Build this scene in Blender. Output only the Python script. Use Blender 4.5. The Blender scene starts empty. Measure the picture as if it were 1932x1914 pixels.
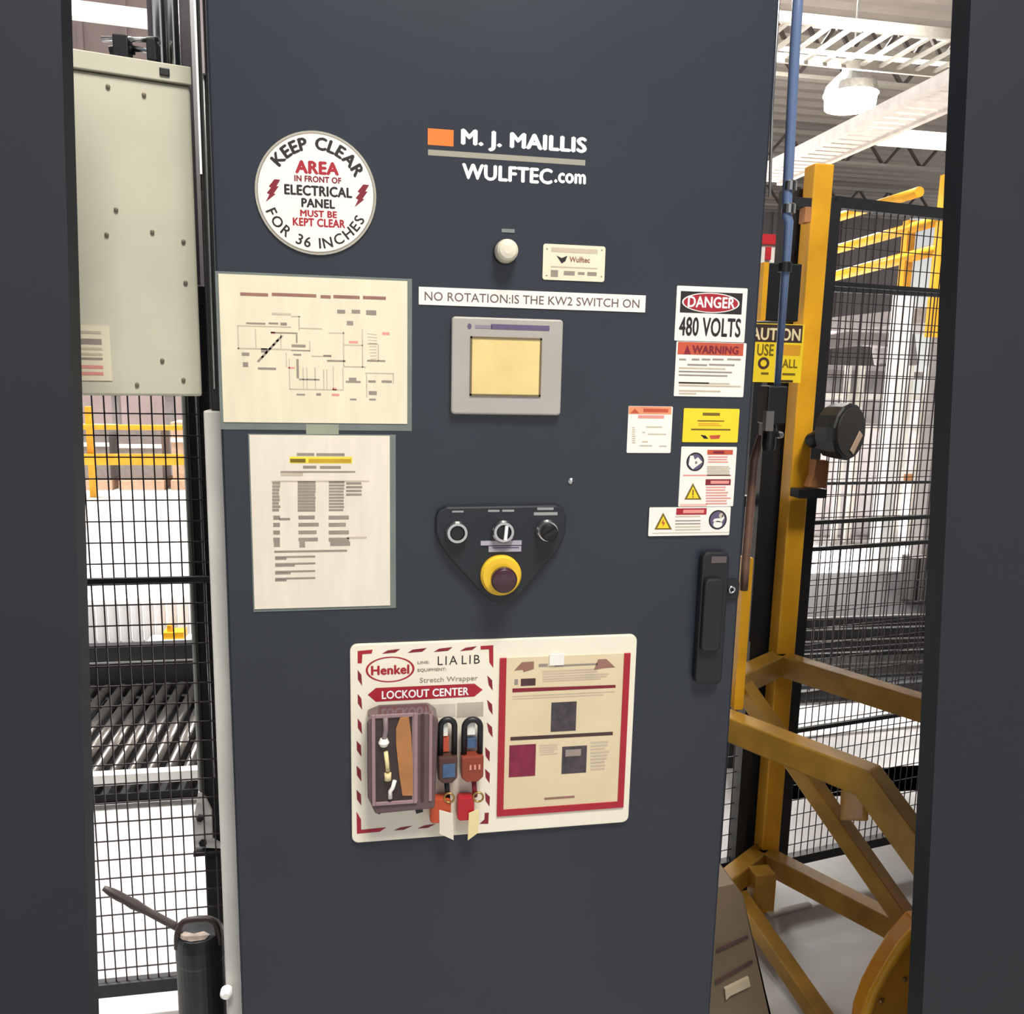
import bpy, bmesh, math, random
from mathutils import Vector, Matrix
random.seed(7)
S = bpy.context.scene
COL = S.collection
PI = math.pi

# ------------------------------------------------------------------ camera
RIGHT = Vector((0.98460351, -0.17347529, 0.02149983))
DOWN = Vector((-0.00746881, -0.16463253, -0.98632669))
FWD = Vector((0.17464288, 0.97098015, -0.16339342))
EYE = Vector((0.0, -1.35, 1.60))
FOC = 1560.0
cd = bpy.data.cameras.new('camera'); cam = bpy.data.objects.new('camera', cd); COL.objects.link(cam)
cam.matrix_world = Matrix(((RIGHT.x, -DOWN.x, -FWD.x, EYE.x), (RIGHT.y, -DOWN.y, -FWD.y, EYE.y),
                           (RIGHT.z, -DOWN.z, -FWD.z, EYE.z), (0, 0, 0, 1)))
cd.sensor_fit = 'HORIZONTAL'; cd.sensor_width = 36.0; cd.lens = FOC / 1932 * 36.0
cd.clip_start = 0.02; cd.clip_end = 200
S.camera = cam

# ------------------------------------------------------------------ world, lights, exposure
S.view_settings.view_transform = 'Standard'; S.view_settings.look = 'None'
S.view_settings.exposure = 0.0; S.view_settings.gamma = 1.0; S.view_settings.use_curve_mapping = False
w = bpy.data.worlds.new('hall_air'); S.world = w; w.use_nodes = True
nt = w.node_tree; bg = nt.nodes['Background']
tc = nt.nodes.new('ShaderNodeTexCoord'); sp = nt.nodes.new('ShaderNodeSeparateXYZ')
rp = nt.nodes.new('ShaderNodeValToRGB')
nt.links.new(tc.outputs['Generated'], sp.inputs[0]); nt.links.new(sp.outputs['Z'], rp.inputs[0])
nt.links.new(rp.outputs[0], bg.inputs['Color'])
rp.color_ramp.elements[0].position = 0.0; rp.color_ramp.elements[0].color = (1.35, 1.34, 1.28, 1)
rp.color_ramp.elements[1].position = 0.9; rp.color_ramp.elements[1].color = (0.30, 0.34, 0.42, 1)
for ps, c_ in ((0.10, (1.25, 1.25, 1.2, 1)), (0.34, (0.34, 0.40, 0.54, 1))):
    e_ = rp.color_ramp.elements.new(ps); e_.color = c_
bg.inputs['Strength'].default_value = 0.62

def area(name, loc, size, power, col=(1, 0.97, 0.92), target=None, sizey=None):
    d = bpy.data.lights.new(name, 'AREA'); d.energy = power; d.color = col
    d.shape = 'RECTANGLE'; d.size = size; d.size_y = sizey or size
    o = bpy.data.objects.new(name, d); COL.objects.link(o); o.location = loc
    if target is not None:
        o.rotation_euler = (Vector(target) - Vector(loc)).to_track_quat('-Z', 'Y').to_euler()
    return o
# added lights with no fixtures: over the aisle in front of the cabinet, and over the hall behind it
area('aisle_fill', (0.7, -2.9, 6.2), 1.6, 440, (1, 0.95, 0.86), target=(0.2, 0, 1.3))  # unseen light added for the cabinet front
ld = bpy.data.lights.new('hall_fill', 'SPOT'); ld.energy = 5200; ld.spot_size = math.radians(56); ld.spot_blend = 0.5; ld.shadow_soft_size = 0.4; ld.color = (1, 0.98, 0.95)  # added spot that whitens the floor at left
lo = bpy.data.objects.new('hall_fill', ld); COL.objects.link(lo); lo.location = (-2.3, 2.2, 7.3)
ld = bpy.data.lights.new('hall_fill', 'SPOT'); ld.energy = 15000; ld.spot_size = math.radians(64); ld.spot_blend = 0.5; ld.shadow_soft_size = 0.4; ld.color = (1, 0.98, 0.95)  # added spot that brightens the hall beyond the right fence
lo = bpy.data.objects.new('hall_fill', ld); COL.objects.link(lo); lo.location = (4.6, 6.8, 7.3)
area('hall_fill', (-4.5, 9.0, 7.3), 2.5, 2300, (1, 0.98, 0.95))
area('hall_fill', (5.5, 12.0, 7.3), 2.5, 1900, (1, 0.98, 0.95))

ld = bpy.data.lights.new('hall_fill', 'SPOT'); ld.energy = 6000; ld.spot_size = math.radians(31); ld.spot_blend = 0.35; ld.shadow_soft_size = 0.3; ld.color = (1, 0.98, 0.95)  # added narrow spot for the floor just behind the right fence
lo = bpy.data.objects.new('hall_fill', ld); COL.objects.link(lo); lo.location = (3.3, 2.75, 7.3)

# ------------------------------------------------------------------ helpers: rays through photo pixels to real planes
def ray(px, py):
    return RIGHT * ((px - 966) / FOC) + DOWN * ((py - 957) / FOC) + FWD
def at(px, py, Y):
    r = ray(px, py); return EYE + r * ((Y - EYE.y) / r.y)
def atx(px, py, X):
    r = ray(px, py); return EYE + r * ((X - EYE.x) / r.x)
def atz(px, py, Z):
    r = ray(px, py); return EYE + r * ((Z - EYE.z) / r.z)
def V(*a): return Vector(a)

# ------------------------------------------------------------------ materials
MATS = {}
def lin(c):
    return tuple(((v / 255) / 12.92 if v / 255 <= 0.04045 else ((v / 255 + 0.055) / 1.055) ** 2.4) for v in c)
def mat(name, rgb, rough=0.5, metal=0.0, var=0.12, scale=18, bump=0.0, emit=0.0, spec=0.5, stretch=None, coat=0.0, alpha=None):
    if name in MATS: return MATS[name]
    m = bpy.data.materials.new(name); m.use_nodes = True; t = m.node_tree
    b = t.nodes['Principled BSDF']; c = lin(rgb)
    b.inputs['Roughness'].default_value = rough; b.inputs['Metallic'].default_value = metal
    b.inputs['Specular IOR Level'].default_value = spec
    b.inputs['Coat Weight'].default_value = coat
    co = t.nodes.new('ShaderNodeTexCoord'); mp = t.nodes.new('ShaderNodeMapping')
    if stretch: mp.inputs['Scale'].default_value = stretch
    nz = t.nodes.new('ShaderNodeTexNoise'); nz.inputs['Scale'].default_value = scale; nz.inputs['Detail'].default_value = 4
    t.links.new(co.outputs['Object'], mp.inputs[0]); t.links.new(mp.outputs[0], nz.inputs['Vector'])
    r = t.nodes.new('ShaderNodeValToRGB')
    r.color_ramp.elements[0].position = 0.3; r.color_ramp.elements[1].position = 0.7
    r.color_ramp.elements[0].color = tuple(max(0, x * (1 - var)) for x in c) + (1,)
    r.color_ramp.elements[1].color = tuple(min(1, x * (1 + var)) for x in c) + (1,)
    t.links.new(nz.outputs['Fac'], r.inputs[0]); t.links.new(r.outputs[0], b.inputs['Base Color'])
    if bump:
        bp = t.nodes.new('ShaderNodeBump'); bp.inputs['Strength'].default_value = bump; bp.inputs['Distance'].default_value = 0.004
        t.links.new(nz.outputs['Fac'], bp.inputs['Height']); t.links.new(bp.outputs[0], b.inputs['Normal'])
    if emit:
        t.links.new(r.outputs[0], b.inputs['Emission Color']); b.inputs['Emission Strength'].default_value = emit
    if alpha is not None:
        b.inputs['Alpha'].default_value = alpha
    MATS[name] = m
    return m
NAVY = mat('navy_enamel', (43, 48, 58), 0.33, var=0.05, scale=6, bump=0.02)
NAVYD = mat('navy_edge', (38, 43, 53), 0.4, var=0.06)
DMARGIN = mat('dark_margin_tone', (29, 33, 42), 0.55, var=0.08, scale=3)  # dark tone of the added side panels
GREYBOX = mat('grey_enclosure_paint', (200, 197, 178), 0.5, var=0.07, scale=7)
BLACK = mat('black_plastic', (24, 25, 28), 0.45, var=0.1)
BLACKP = mat('black_powder_coat', (28, 28, 30), 0.5, var=0.12)
WIRE = mat('black_wire', (46, 36, 40), 0.45, var=0.1)
YEL = mat('yellow_safety_paint', (228, 166, 34), 0.42, var=0.14, scale=9)
YELD = mat('shaded_yellow_paint', (168, 126, 44), 0.5, var=0.28, scale=11)  # safety yellow darkened for the shade on the cage rails
WHITE = mat('white_paint', (236, 234, 228), 0.5, var=0.03)
VINYL = mat('white_vinyl', (240, 237, 230), 0.45, var=0.02)
CREAM = mat('cream_paper', (230, 221, 194), 0.7, var=0.05, scale=14, stretch=(3, 1, 0.6))
PAPER = mat('white_paper', (230, 220, 204), 0.7, var=0.05, scale=14, stretch=(3, 1, 0.6))
TAN = mat('laminated_sheet', (222, 205, 170), 0.35, var=0.06, scale=8)
SLEEVE = mat('clear_sleeve_edge', (112, 120, 116), 0.2, var=0.1)
TAPE = mat('clear_tape', (150, 156, 136), 0.3, var=0.1)
INK = mat('black_ink', (34, 28, 32), 0.6, var=0.1)
INKG = mat('grey_ink', (150, 138, 128), 0.7, var=0.15)
INKL = mat('pale_ink', (198, 184, 164), 0.7, var=0.12)
INKB = mat('brown_ink', (150, 108, 96), 0.7, var=0.15)
RED = mat('red_ink', (166, 30, 48), 0.5, var=0.06)
CRIM = mat('crimson_ink', (128, 28, 46), 0.5, var=0.1)
PINK = mat('pink_ink', (226, 150, 140), 0.6, var=0.1)
SALMON = mat('faded_orange_ink', (196, 84, 58), 0.55, var=0.1)
YLAB = mat('yellow_label', (246, 214, 44), 0.5, var=0.03)
YINK = mat('yellow_highlight', (240, 222, 70), 0.7, var=0.06)
OLIVE = mat('olive_ink', (120, 98, 22), 0.6, var=0.15)
AMBER = mat('amber_print', (222, 160, 40), 0.55, var=0.06)
PURP = mat('purple_ink', (96, 84, 116), 0.6, var=0.1)
ORANGE = mat('orange_print', (240, 122, 44), 0.45, var=0.04)
LOGOW = mat('white_lettering', (244, 244, 244), 0.5, var=0.01)
LOGOG = mat('grey_rule', (156, 150, 138), 0.5, var=0.05)
CHROME = mat('chrome', (205, 205, 205), 0.22, 1.0, var=0.04)
STEEL = mat('galvanised_steel', (178, 178, 176), 0.38, 0.8, var=0.15, scale=25)
PALE = mat('pale_painted_steel', (214, 212, 204), 0.5, var=0.12, scale=16, stretch=(1, 1, 0.3))
LENS = mat('pearl_lens', (222, 216, 196), 0.22, var=0.05, coat=0.3)
BEZEL = mat('grey_bezel', (172, 166, 160), 0.5, var=0.04)
SCREEN = mat('yellow_screen', (222, 198, 134), 0.25, var=0.14, scale=9, emit=0.08)  # yellowish display with slight emission of its own
PLUM = mat('dark_plum_button', (62, 30, 42), 0.3, var=0.1, coat=0.4)
GOLD = mat('yellow_collar', (240, 196, 52), 0.4, var=0.06)
COPPER = mat('copper_brown_pipe', (128, 98, 84), 0.45, 0.3, var=0.15)
BLUEH = mat('blue_grey_hose', (104, 124, 164), 0.3, var=0.08, scale=6)
BRASS = mat('brass', (170, 140, 84), 0.35, 0.8, var=0.1)
TRAN = mat('smoked_case', (96, 76, 78), 0.15, var=0.1)
DKBROWN = mat('dark_brown_card', (70, 48, 46), 0.6, var=0.25)  # plain dark brown for print, ribs and seams
KRAFT = mat('kraft_brown', (176, 120, 72), 0.7, var=0.15)
REDB = mat('red_padlock_body', (176, 30, 42), 0.35, var=0.08)
ORB = mat('orange_padlock_body', (182, 74, 42), 0.35, var=0.1)
BRED = mat('brown_red_body', (138, 60, 40), 0.4, var=0.12)
BLUEL = mat('blue_label', (70, 96, 132), 0.5, var=0.2, scale=60)
CREAMT = mat('cream_tag', (232, 214, 160), 0.6, var=0.06)
FLOORM = mat('polished_concrete', (186, 184, 182), 0.45, var=0.22, scale=2.4, bump=0.03)
ROOF = mat('roof_deck_paint', (150, 140, 132), 0.6, var=0.06, scale=2)
WALLF = mat('far_wall_paint', (120, 112, 112), 0.7, var=0.12, scale=0.8)
WALLP = mat('pinkish_wall_paint', (150, 134, 131), 0.7, var=0.15, scale=1.2)
TRUSS = mat('truss_paint', (150, 144, 134), 0.5, var=0.08)
TRUSSD = mat('dark_truss_paint', (74, 66, 62), 0.6, var=0.1)
CONV = mat('dark_conveyor_paint', (24, 24, 27), 0.7, var=0.12)
ROLL = mat('roller_steel', (150, 146, 142), 0.25, 0.9, var=0.1)
WROLL = mat('white_roller_plastic', (232, 230, 230), 0.4, var=0.03)
LAMP = mat('lamp_glow', (255, 250, 240), 0.5, var=0.0, emit=40)
BROWNH = mat('brown_housing_paint', (112, 96, 78), 0.55, var=0.2, scale=6)
WRAP = mat('white_stretch_wrap', (222, 218, 220), 0.3, var=0.08, scale=9)
BOXC = mat('cardboard', (190, 160, 136), 0.75, var=0.12)
SLATE = mat('grey_machine_paint', (128, 122, 120), 0.5, var=0.1)
REDP = mat('red_machine_paint', (196, 36, 46), 0.45, var=0.08)

# ------------------------------------------------------------------ mesh builder
ORIG = {}
_tcache = {}
def glyphs(txt, bold):
    k = (txt, bold)
    if k not in _tcache:
        cu = bpy.data.curves.new('lettering', 'FONT'); cu.body = txt; cu.size = 1.0; cu.space_character = 1.0 + bold * 1.6; cu.resolution_u = 3
        ob = bpy.data.objects.new('lettering', cu); COL.objects.link(ob)
        dg = bpy.context.evaluated_depsgraph_get()
        me = bpy.data.meshes.new_from_object(ob.evaluated_get(dg))
        vs = [v.co.copy() for v in me.vertices]; fs = [tuple(p.vertices) for p in me.polygons]
        bpy.data.objects.remove(ob); bpy.data.curves.remove(cu); bpy.data.meshes.remove(me)
        _tcache[k] = (vs, fs)
    return _tcache[k]
class MB:
    def __init__(s): s.bm = bmesh.new(); s.mats = []; s.smooth = set()
    def mi(s, m):
        if m not in s.mats: s.mats.append(m)
        return s.mats.index(m)
    def face(s, vs, m, smooth=False):
        try: f = s.bm.faces.new(vs)
        except ValueError: return
        f.material_index = s.mi(m); f.smooth = smooth
    def poly(s, pts, m): s.face([s.bm.verts.new(p) for p in pts], m)
    def prism(s, pts, ext, m):
        ext = Vector(ext); a = [s.bm.verts.new(Vector(p)) for p in pts]; b = [s.bm.verts.new(Vector(p) + ext) for p in pts]
        s.face(a, m); s.face(b[::-1], m); n = len(a)
        for i in range(n): s.face([a[i], b[i], b[(i + 1) % n], a[(i + 1) % n]], m)
        return s
    def box(s, x0, x1, y0, y1, z0, z1, m):
        return s.prism([(x0, y0, z0), (x1, y0, z0), (x1, y0, z1), (x0, y0, z1)], (0, y1 - y0, 0), m)
    def bar(s, p0, p1, wd, ht, m, up=(0, 0, 1)):
        p0 = Vector(p0); p1 = Vector(p1); d = (p1 - p0).normalized(); u = Vector(up)
        if abs(d.dot(u)) > 0.98: u = Vector((0, 1, 0))
        sx = d.cross(u).normalized(); sz = sx.cross(d).normalized()
        q = [sx * (a * wd / 2) + sz * (b * ht / 2) for a, b in ((-1, -1), (1, -1), (1, 1), (-1, 1))]
        return s.prism([p0 + k for k in q], p1 - p0, m)
    def sweep(s, pts, wd, ht, m):
        # rectangular bar along a path in one vertical plane, mitred at the bends
        pts = [Vector(p) for p in pts]; n = len(pts); side = (pts[-1] - pts[0]).cross(Vector((0, 0, 1))).normalized(); rings = []
        for i, p in enumerate(pts):
            d0 = (pts[i] - pts[i - 1]).normalized() if i else (pts[1] - pts[0]).normalized()
            d1 = (pts[i + 1] - pts[i]).normalized() if i < n - 1 else d0
            u0 = side.cross(d0); u1 = side.cross(d1); u = (u0 + u1).normalized(); k = 1 / max(0.3, u.dot(u0))
            rings.append([s.bm.verts.new(p + side * (a * wd / 2) + u * (b * ht / 2 * k)) for a, b in ((-1, -1), (1, -1), (1, 1), (-1, 1))])
        for i in range(n - 1):
            for j in range(4): s.face([rings[i][j], rings[i][(j + 1) % 4], rings[i + 1][(j + 1) % 4], rings[i + 1][j]], m)
        s.face(rings[0][::-1], m); s.face(rings[-1], m)
        return s
    def tube(s, pts, r, m, seg=12, cap=True, radii=None):
        pts = [Vector(p) for p in pts]; n = len(pts); rings = []
        prev = None
        for i, p in enumerate(pts):
            d = ((pts[i] - pts[i - 1]).normalized() if i else Vector()) + ((pts[i + 1] - pts[i]).normalized() if i < n - 1 else Vector())
            d.normalize()
            if prev is None:
                a = d.orthogonal().normalized()
            else:
                a = (prev - d * prev.dot(d)).normalized()
            prev = a; b = d.cross(a); rr = radii[i] if radii else r
            rings.append([s.bm.verts.new(p + (a * math.cos(2 * PI * k / seg) + b * math.sin(2 * PI * k / seg)) * rr) for k in range(seg)])
        for i in range(n - 1):
            for k in range(seg):
                s.face([rings[i][k], rings[i][(k + 1) % seg], rings[i + 1][(k + 1) % seg], rings[i + 1][k]], m, True)
        if cap: s.face(rings[0][::-1], m); s.face(rings[-1], m)
        return s
    def lathe(s, prof, o, axis, m, seg=28):
        # prof: (radius, distance along axis)
        o = Vector(o); ax = Vector(axis).normalized(); a = ax.orthogonal().normalized(); b = ax.cross(a); rings = []
        for r, h in prof:
            rings.append([s.bm.verts.new(o + ax * h + (a * math.cos(2 * PI * k / seg) + b * math.sin(2 * PI * k / seg)) * max(r, 1e-5)) for k in range(seg)])
        for i in range(len(prof) - 1):
            for k in range(seg):
                s.face([rings[i][k], rings[i][(k + 1) % seg], rings[i + 1][(k + 1) % seg], rings[i + 1][k]], m, False)
        s.face(rings[0][::-1], m); s.face(rings[-1], m)
        return s
    def torus(s, o, axis, R, r, m, seg=28, ms=8, a0=0, a1=2 * PI):
        o = Vector(o); ax = Vector(axis).normalized(); a = ax.orthogonal().normalized(); b = ax.cross(a)
        full = abs(a1 - a0 - 2 * PI) < 1e-4; rings = []
        for k in range(seg if full else seg + 1):
            t = a0 + (a1 - a0) * k / seg; d = a * math.cos(t) + b * math.sin(t)
            rings.append([s.bm.verts.new(o + d * (R + r * math.cos(2 * PI * j / ms)) + ax * (r * math.sin(2 * PI * j / ms))) for j in range(ms)])
        n = len(rings)
        for k in range(n if full else n - 1):
            for j in range(ms):
                s.face([rings[k][j], rings[(k + 1) % n][j], rings[(k + 1) % n][(j + 1) % ms], rings[k][(j + 1) % ms]], m, True)
        return s
    def text(s, txt, x0, x1, z0, z1, y, m, bold=0.02):
        # fit into a box on an upright plane facing -y
        vs, fs = glyphs(txt, bold)
        if not vs: return
        ax = min(v.x for v in vs); bx = max(v.x for v in vs); az = min(v.y for v in vs); bz = max(v.y for v in vs)
        bold *= 1.5 if bold >= 0.02 else 1.0
        sx = (x1 - x0) / (bx - ax + 2 * bold); sz = (z1 - z0) / (bz - az)
        offs = [(0, 0)] if bold < 0.005 else [(-bold, 0), (bold, 0), (0, bold * 0.7), (0, -bold * 0.7)]   # strokes thickened by overprinting
        for k, (ox, oz) in enumerate(offs):
            nv = [s.bm.verts.new((x0 + (v.x - ax + bold + ox) * sx, y - 0.00002 * k, z0 + (v.y - az + oz) * sz)) for v in vs]
            for f in fs: s.face([nv[i] for i in f], m)
    def arctext(s, txt, cx, cz, R, h, a0, a1, y, m, inward=False, bold=0.02):
        bold *= 1.5
        capv, _ = glyphs('H', bold); caph = max(v.y for v in capv)
        sc = h / caph; ws = []
        for ch in txt:
            if ch == ' ': ws.append(0.38); continue
            vs, fs = glyphs(ch, bold); ws.append(max(v.x for v in vs) - min(v.x for v in vs) + 0.12)
        tot = sum(ws); pos = 0
        for ch, wd in zip(txt, ws):
            t = (pos + wd / 2) / tot; pos += wd
            if ch == ' ': continue
            an = a0 + (a1 - a0) * t; vs, fs = glyphs(ch, bold)
            mx = (max(v.x for v in vs) + min(v.x for v in vs)) / 2
            rad = Vector((math.cos(an), 0, math.sin(an))); tan = Vector((math.sin(an), 0, -math.cos(an)))
            if inward: tan = -tan
            for k, (ox, oz) in enumerate([(-bold, 0), (bold, 0), (0, bold * 0.7), (0, -bold * 0.7)]):
                nv = []
                for v in vs:
                    yy = (v.y + oz - caph / 2) * sc * (-1 if inward else 1)
                    p = Vector((cx, y - 0.00002 * k, cz)) + rad * (R + yy) + tan * ((v.x + ox - mx) * sc)
                    nv.append(s.bm.verts.new(p))
                for f in fs: s.face([nv[i] for i in f], m)
    def build(s, name, parent=None, bevel=0.0, base=None):
        bmesh.ops.recalc_face_normals(s.bm, faces=[f for f in s.bm.faces])
        if parent is not None: o0 = ORIG[parent.name]
        elif base is not None: o0 = Vector(base)
        else:
            xs = [v.co for v in s.bm.verts]
            o0 = Vector(((min(c.x for c in xs) + max(c.x for c in xs)) / 2, (min(c.y for c in xs) + max(c.y for c in xs)) / 2, min(c.z for c in xs)))
        for v in s.bm.verts: v.co -= o0
        me = bpy.data.meshes.new(name); s.bm.to_mesh(me); s.bm.free()
        for m in s.mats: me.materials.append(m)
        o = bpy.data.objects.new(name, me); COL.objects.link(o)
        ORIG[o.name] = o0.copy()
        if parent is not None: o.parent = parent
        else: o.location = o0
        if bevel:
            b = o.modifiers.new('bevel', 'BEVEL'); b.width = bevel; b.segments = 2; b.limit_method = 'ANGLE'; b.angle_limit = 0.7
        return o
def tag(o, label, cat, group=None):
    o['label'] = label; o['category'] = cat
    if group: o['group'] = group
    return o
def thing(name, label, cat, base, group=None):
    o = bpy.data.objects.new(name, None); o.empty_display_size = 0.1; COL.objects.link(o)
    o.location = base; ORIG[o.name] = Vector(base); return tag(o, label, cat, group)
def struct(o): o['kind'] = 'structure'; return o
def copy_tree(o, loc=None, parent=None):
    c = o.copy(); COL.objects.link(c); ORIG[c.name] = ORIG[o.name].copy()
    if parent is not None: c.parent = parent
    if loc is not None: c.location = loc
    for ch in list(o.children): copy_tree(ch, None, c)
    return c
def one(name, label, cat, mb, bevel=0.0, group=None):
    return tag(mb.build(name, None, bevel), label, cat, group)

# crops of the photo used for measuring: (origin x, origin y, scale) -> photo pixel
def Z(ox, oy, s):
    return lambda cx, cy: (ox + cx / s, oy + cy / s)
def frect(z, a, b, c, d, y=0.0):
    """crop box -> x0, x1, z0, z1 on the upright plane at depth y"""
    (p0, q0), (p1, q1) = z(a, b), z(c, d)
    x0 = at(p0, (q0 + q1) / 2, y).x; x1 = at(p1, (q0 + q1) / 2, y).x
    zt = at((p0 + p1) / 2, q0, y).z; zb = at((p0 + p1) / 2, q1, y).z
    return x0, x1, zb, zt
I = Z(0, 0, 1.0)
def fp(z, cx, cy, y=0.0):
    return at(*z(cx, cy), y)
class Sign(MB):
    """flat printed thing on the plane y = y0, print layers step 0.25 mm towards -y"""
    def __init__(s, z, y0=0.0, th=0.0015): super().__init__(); s.z = z; s.y0 = y0; s.th = th
    def yl(s, k): return s.y0 - s.th - 0.00025 * k
    def plate(s, a, b, c, d, m, r=0.0):
        x0, x1, z0, z1 = frect(s.z, a, b, c, d, s.y0)
        pts = rrect(x0, x1, z0, z1, r) ; s.R = (x0, x1, z0, z1)
        s.prism([(p[0], s.y0 - s.th, p[1]) for p in pts], (0, s.th - 0.0002, 0), m); return s
    def rect(s, a, b, c, d, m, k=1):
        x0, x1, z0, z1 = frect(s.z, a, b, c, d, s.y0); y = s.yl(k)
        s.poly([(x0, y, z0), (x1, y, z0), (x1, y, z1), (x0, y, z1)], m); return s
    def pl(s, pts, m, k=1):
        y = s.yl(k); q = [fp(s.z, *p, s.y0) for p in pts]
        s.poly([(p.x, y, p.z) for p in q], m); return s
    def t(s, txt, a, b, c, d, m, k=2, bold=0.02):
        x0, x1, z0, z1 = frect(s.z, a, b, c, d, s.y0); s.text(txt, x0, x1, z0, z1, s.yl(k), m, bold); return s
    def disc(s, a, b, c, d, m, k=1, hole=0.0, n=36):
        x0, x1, z0, z1 = frect(s.z, a, b, c, d, s.y0); y = s.yl(k); cx, cz = (x0 + x1) / 2, (z0 + z1) / 2; rx, rz = (x1 - x0) / 2, (z1 - z0) / 2
        o = [s.bm.verts.new((cx + rx * math.cos(2 * PI * i / n), y, cz + rz * math.sin(2 * PI * i / n))) for i in range(n)]
        if not hole: s.face(o, m)
        else:
            ii = [s.bm.verts.new((cx + rx * hole * math.cos(2 * PI * i / n), y, cz + rz * hole * math.sin(2 * PI * i / n))) for i in range(n)]
            for i in range(n): s.face([o[i], o[(i + 1) % n], ii[(i + 1) % n], ii[i]], m)
        return s
    def lines(s, a, b, c, d, n, m, k=1, fill=0.5, jag=0.25):
        h = (d - b) / n
        for i in range(n):
            s.rect(a, b + i * h, c - (c - a) * random.uniform(0, jag), b + i * h + h * fill, m, k)
        return s
def rrect(x0, x1, z0, z1, r, n=5):
    if r <= 0: return [(x0, z0), (x1, z0), (x1, z1), (x0, z1)]
    out = []
    for cx, cz, a in ((x1 - r, z0 + r, -PI / 2), (x1 - r, z1 - r, 0), (x0 + r, z1 - r, PI / 2), (x0 + r, z0 + r, PI)):
        for i in range(n + 1):
            t = a + PI / 2 * i / n; out.append((cx + r * math.cos(t), cz + r * math.sin(t)))
    return out

CX0 = (at(387, 0, 0).x + at(420, 1000, 0).x + at(456, 1914, 0).x) / 3; CX1 = (at(1474, 0, 0).x + at(1400, 1000, 0).x + at(1341, 1914, 0).x) / 3
# ------------------------------------------------------------------ the hall
m = MB(); m.box(-14, 22, -4.2, 31, -0.12, 0.0, FLOORM); struct(m.build('floor'))
m = MB()
for i in range(60):                                                # corrugated roof deck
    y0 = -3 + i * 0.56
    m.prism([(-14, y0, 8.0), (-14, y0 + 0.2, 8.0), (-14, y0 + 0.28, 8.09), (-14, y0 + 0.48, 8.09), (-14, y0 + 0.56, 8.0), (-14, y0 + 0.56, 8.2), (-14, y0, 8.2)], (36, 0, 0), ROOF)
struct(m.build('ceiling'))
m = MB(); m.box(-14, 22, 30.6, 30.9, 0, 8.2, WALLF)
for i in range(24): m.box(-14 + i * 1.5, -13.9 + i * 1.5, 30.52, 30.6, 0, 8.0, WALLF)
struct(m.build('wall_back'))
# added dark panels standing in for dim screen margins beside the view, raked ends
def margin_panel(name, pts, mtl, y0=-0.19, th=0.04):
    mb = MB(); mb.prism([(x, y0, z) for x, z in pts], (0, th, 0), mtl); return struct(mb.build(name))
a = at(135, 0, -0.15); b = at(187, 1914, -0.15); sl = (b.x - a.x) / (b.z - a.z)
margin_panel('margin_left', [(-2.6, 0), (a.x + sl * (0 - a.z), 0), (a.x + sl * (2.26 - a.z), 2.26), (-2.6, 2.26)], DMARGIN)
a = at(1797, 0, -0.15); b = at(1712, 1914, -0.15); sl = (b.x - a.x) / (b.z - a.z)
margin_panel('margin_right', [(3.0, 0), (3.0, 2.36), (a.x + sl * (2.36 - a.z), 2.36), (a.x + sl * (0 - a.z), 0)], DMARGIN)

# roof steel: joists along x, each a thing
def joist(Y, z0, z1, label, x0=-8, x1=20, pitch=1.1, wb=0.06):
    r = thing('roof_joist', label, 'roof beam', (x0, Y, z0), 'open web joists under the roof deck')
    mb = MB(); mb.bar((x0, Y, z1), (x1, Y, z1), 0.16, 0.10, TRUSS); mb.build('top_chord', r)
    mb = MB(); mb.bar((x0, Y, z0), (x1, Y, z0), 0.16, 0.07, TRUSS); mb.build('bottom_chord', r)
    mb = MB(); n = int((x1 - x0) / pitch)
    for i in range(n):
        xa = x0 + i * pitch
        mb.bar((xa, Y, z1), (xa + pitch / 2, Y, z0), wb, wb, TRUSSD); mb.bar((xa + pitch / 2, Y, z0), (xa + pitch, Y, z1), wb, wb, TRUSSD)
    mb.build('web', r)
    return r
j0 = at(1620, 100, 9.0); j1 = at(1620, 48, 9.0)
joist(9.0, j0.z, j1.z, 'nearest open web roof joist with dark zigzag web above the bright lamp', pitch=0.43, x0=2, x1=12, wb=0.045)
joist(14.0, 7.1, 7.75, 'second open web roof joist behind the bright lamp')
joist(19.5, 7.1, 7.75, 'third open web roof joist farther down the hall')
joist(25.0, 7.1, 7.75, 'farthest open web roof joist by the dark back wall')
# wide cable ladder along x above the nearest joist
def ladder(name, label, p0, p1, wv, n, rail=0.1, ru=0.05, mtl=TRUSS, group=None):
    p0 = Vector(p0); p1 = Vector(p1); wv = Vector(wv)
    r = thing(name, label, 'cable ladder', p0, group)
    for k in (0, 1):
        mb = MB(); mb.bar(p0 + wv * k, p1 + wv * k, 0.04, rail, mtl); mb.build('side_rail', r)
    mb = MB()
    for i in range(n):
        q = p0.lerp(p1, (i + 0.5) / n); mb.bar(q, q + wv, ru, 0.03, mtl)
    mb.build('rungs', r)
    return r
a = at(1462, 22, 7.0); b = at(1800, 74, 7.0); zc = (a.z + b.z) / 2
ladder('cable_ladder', 'pale grey cable ladder running crosswise at the top right corner', (a.x - 2, 7.0, zc), (b.x + 2, 7.0, zc), (0, 1.0, 0), 26)
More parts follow.
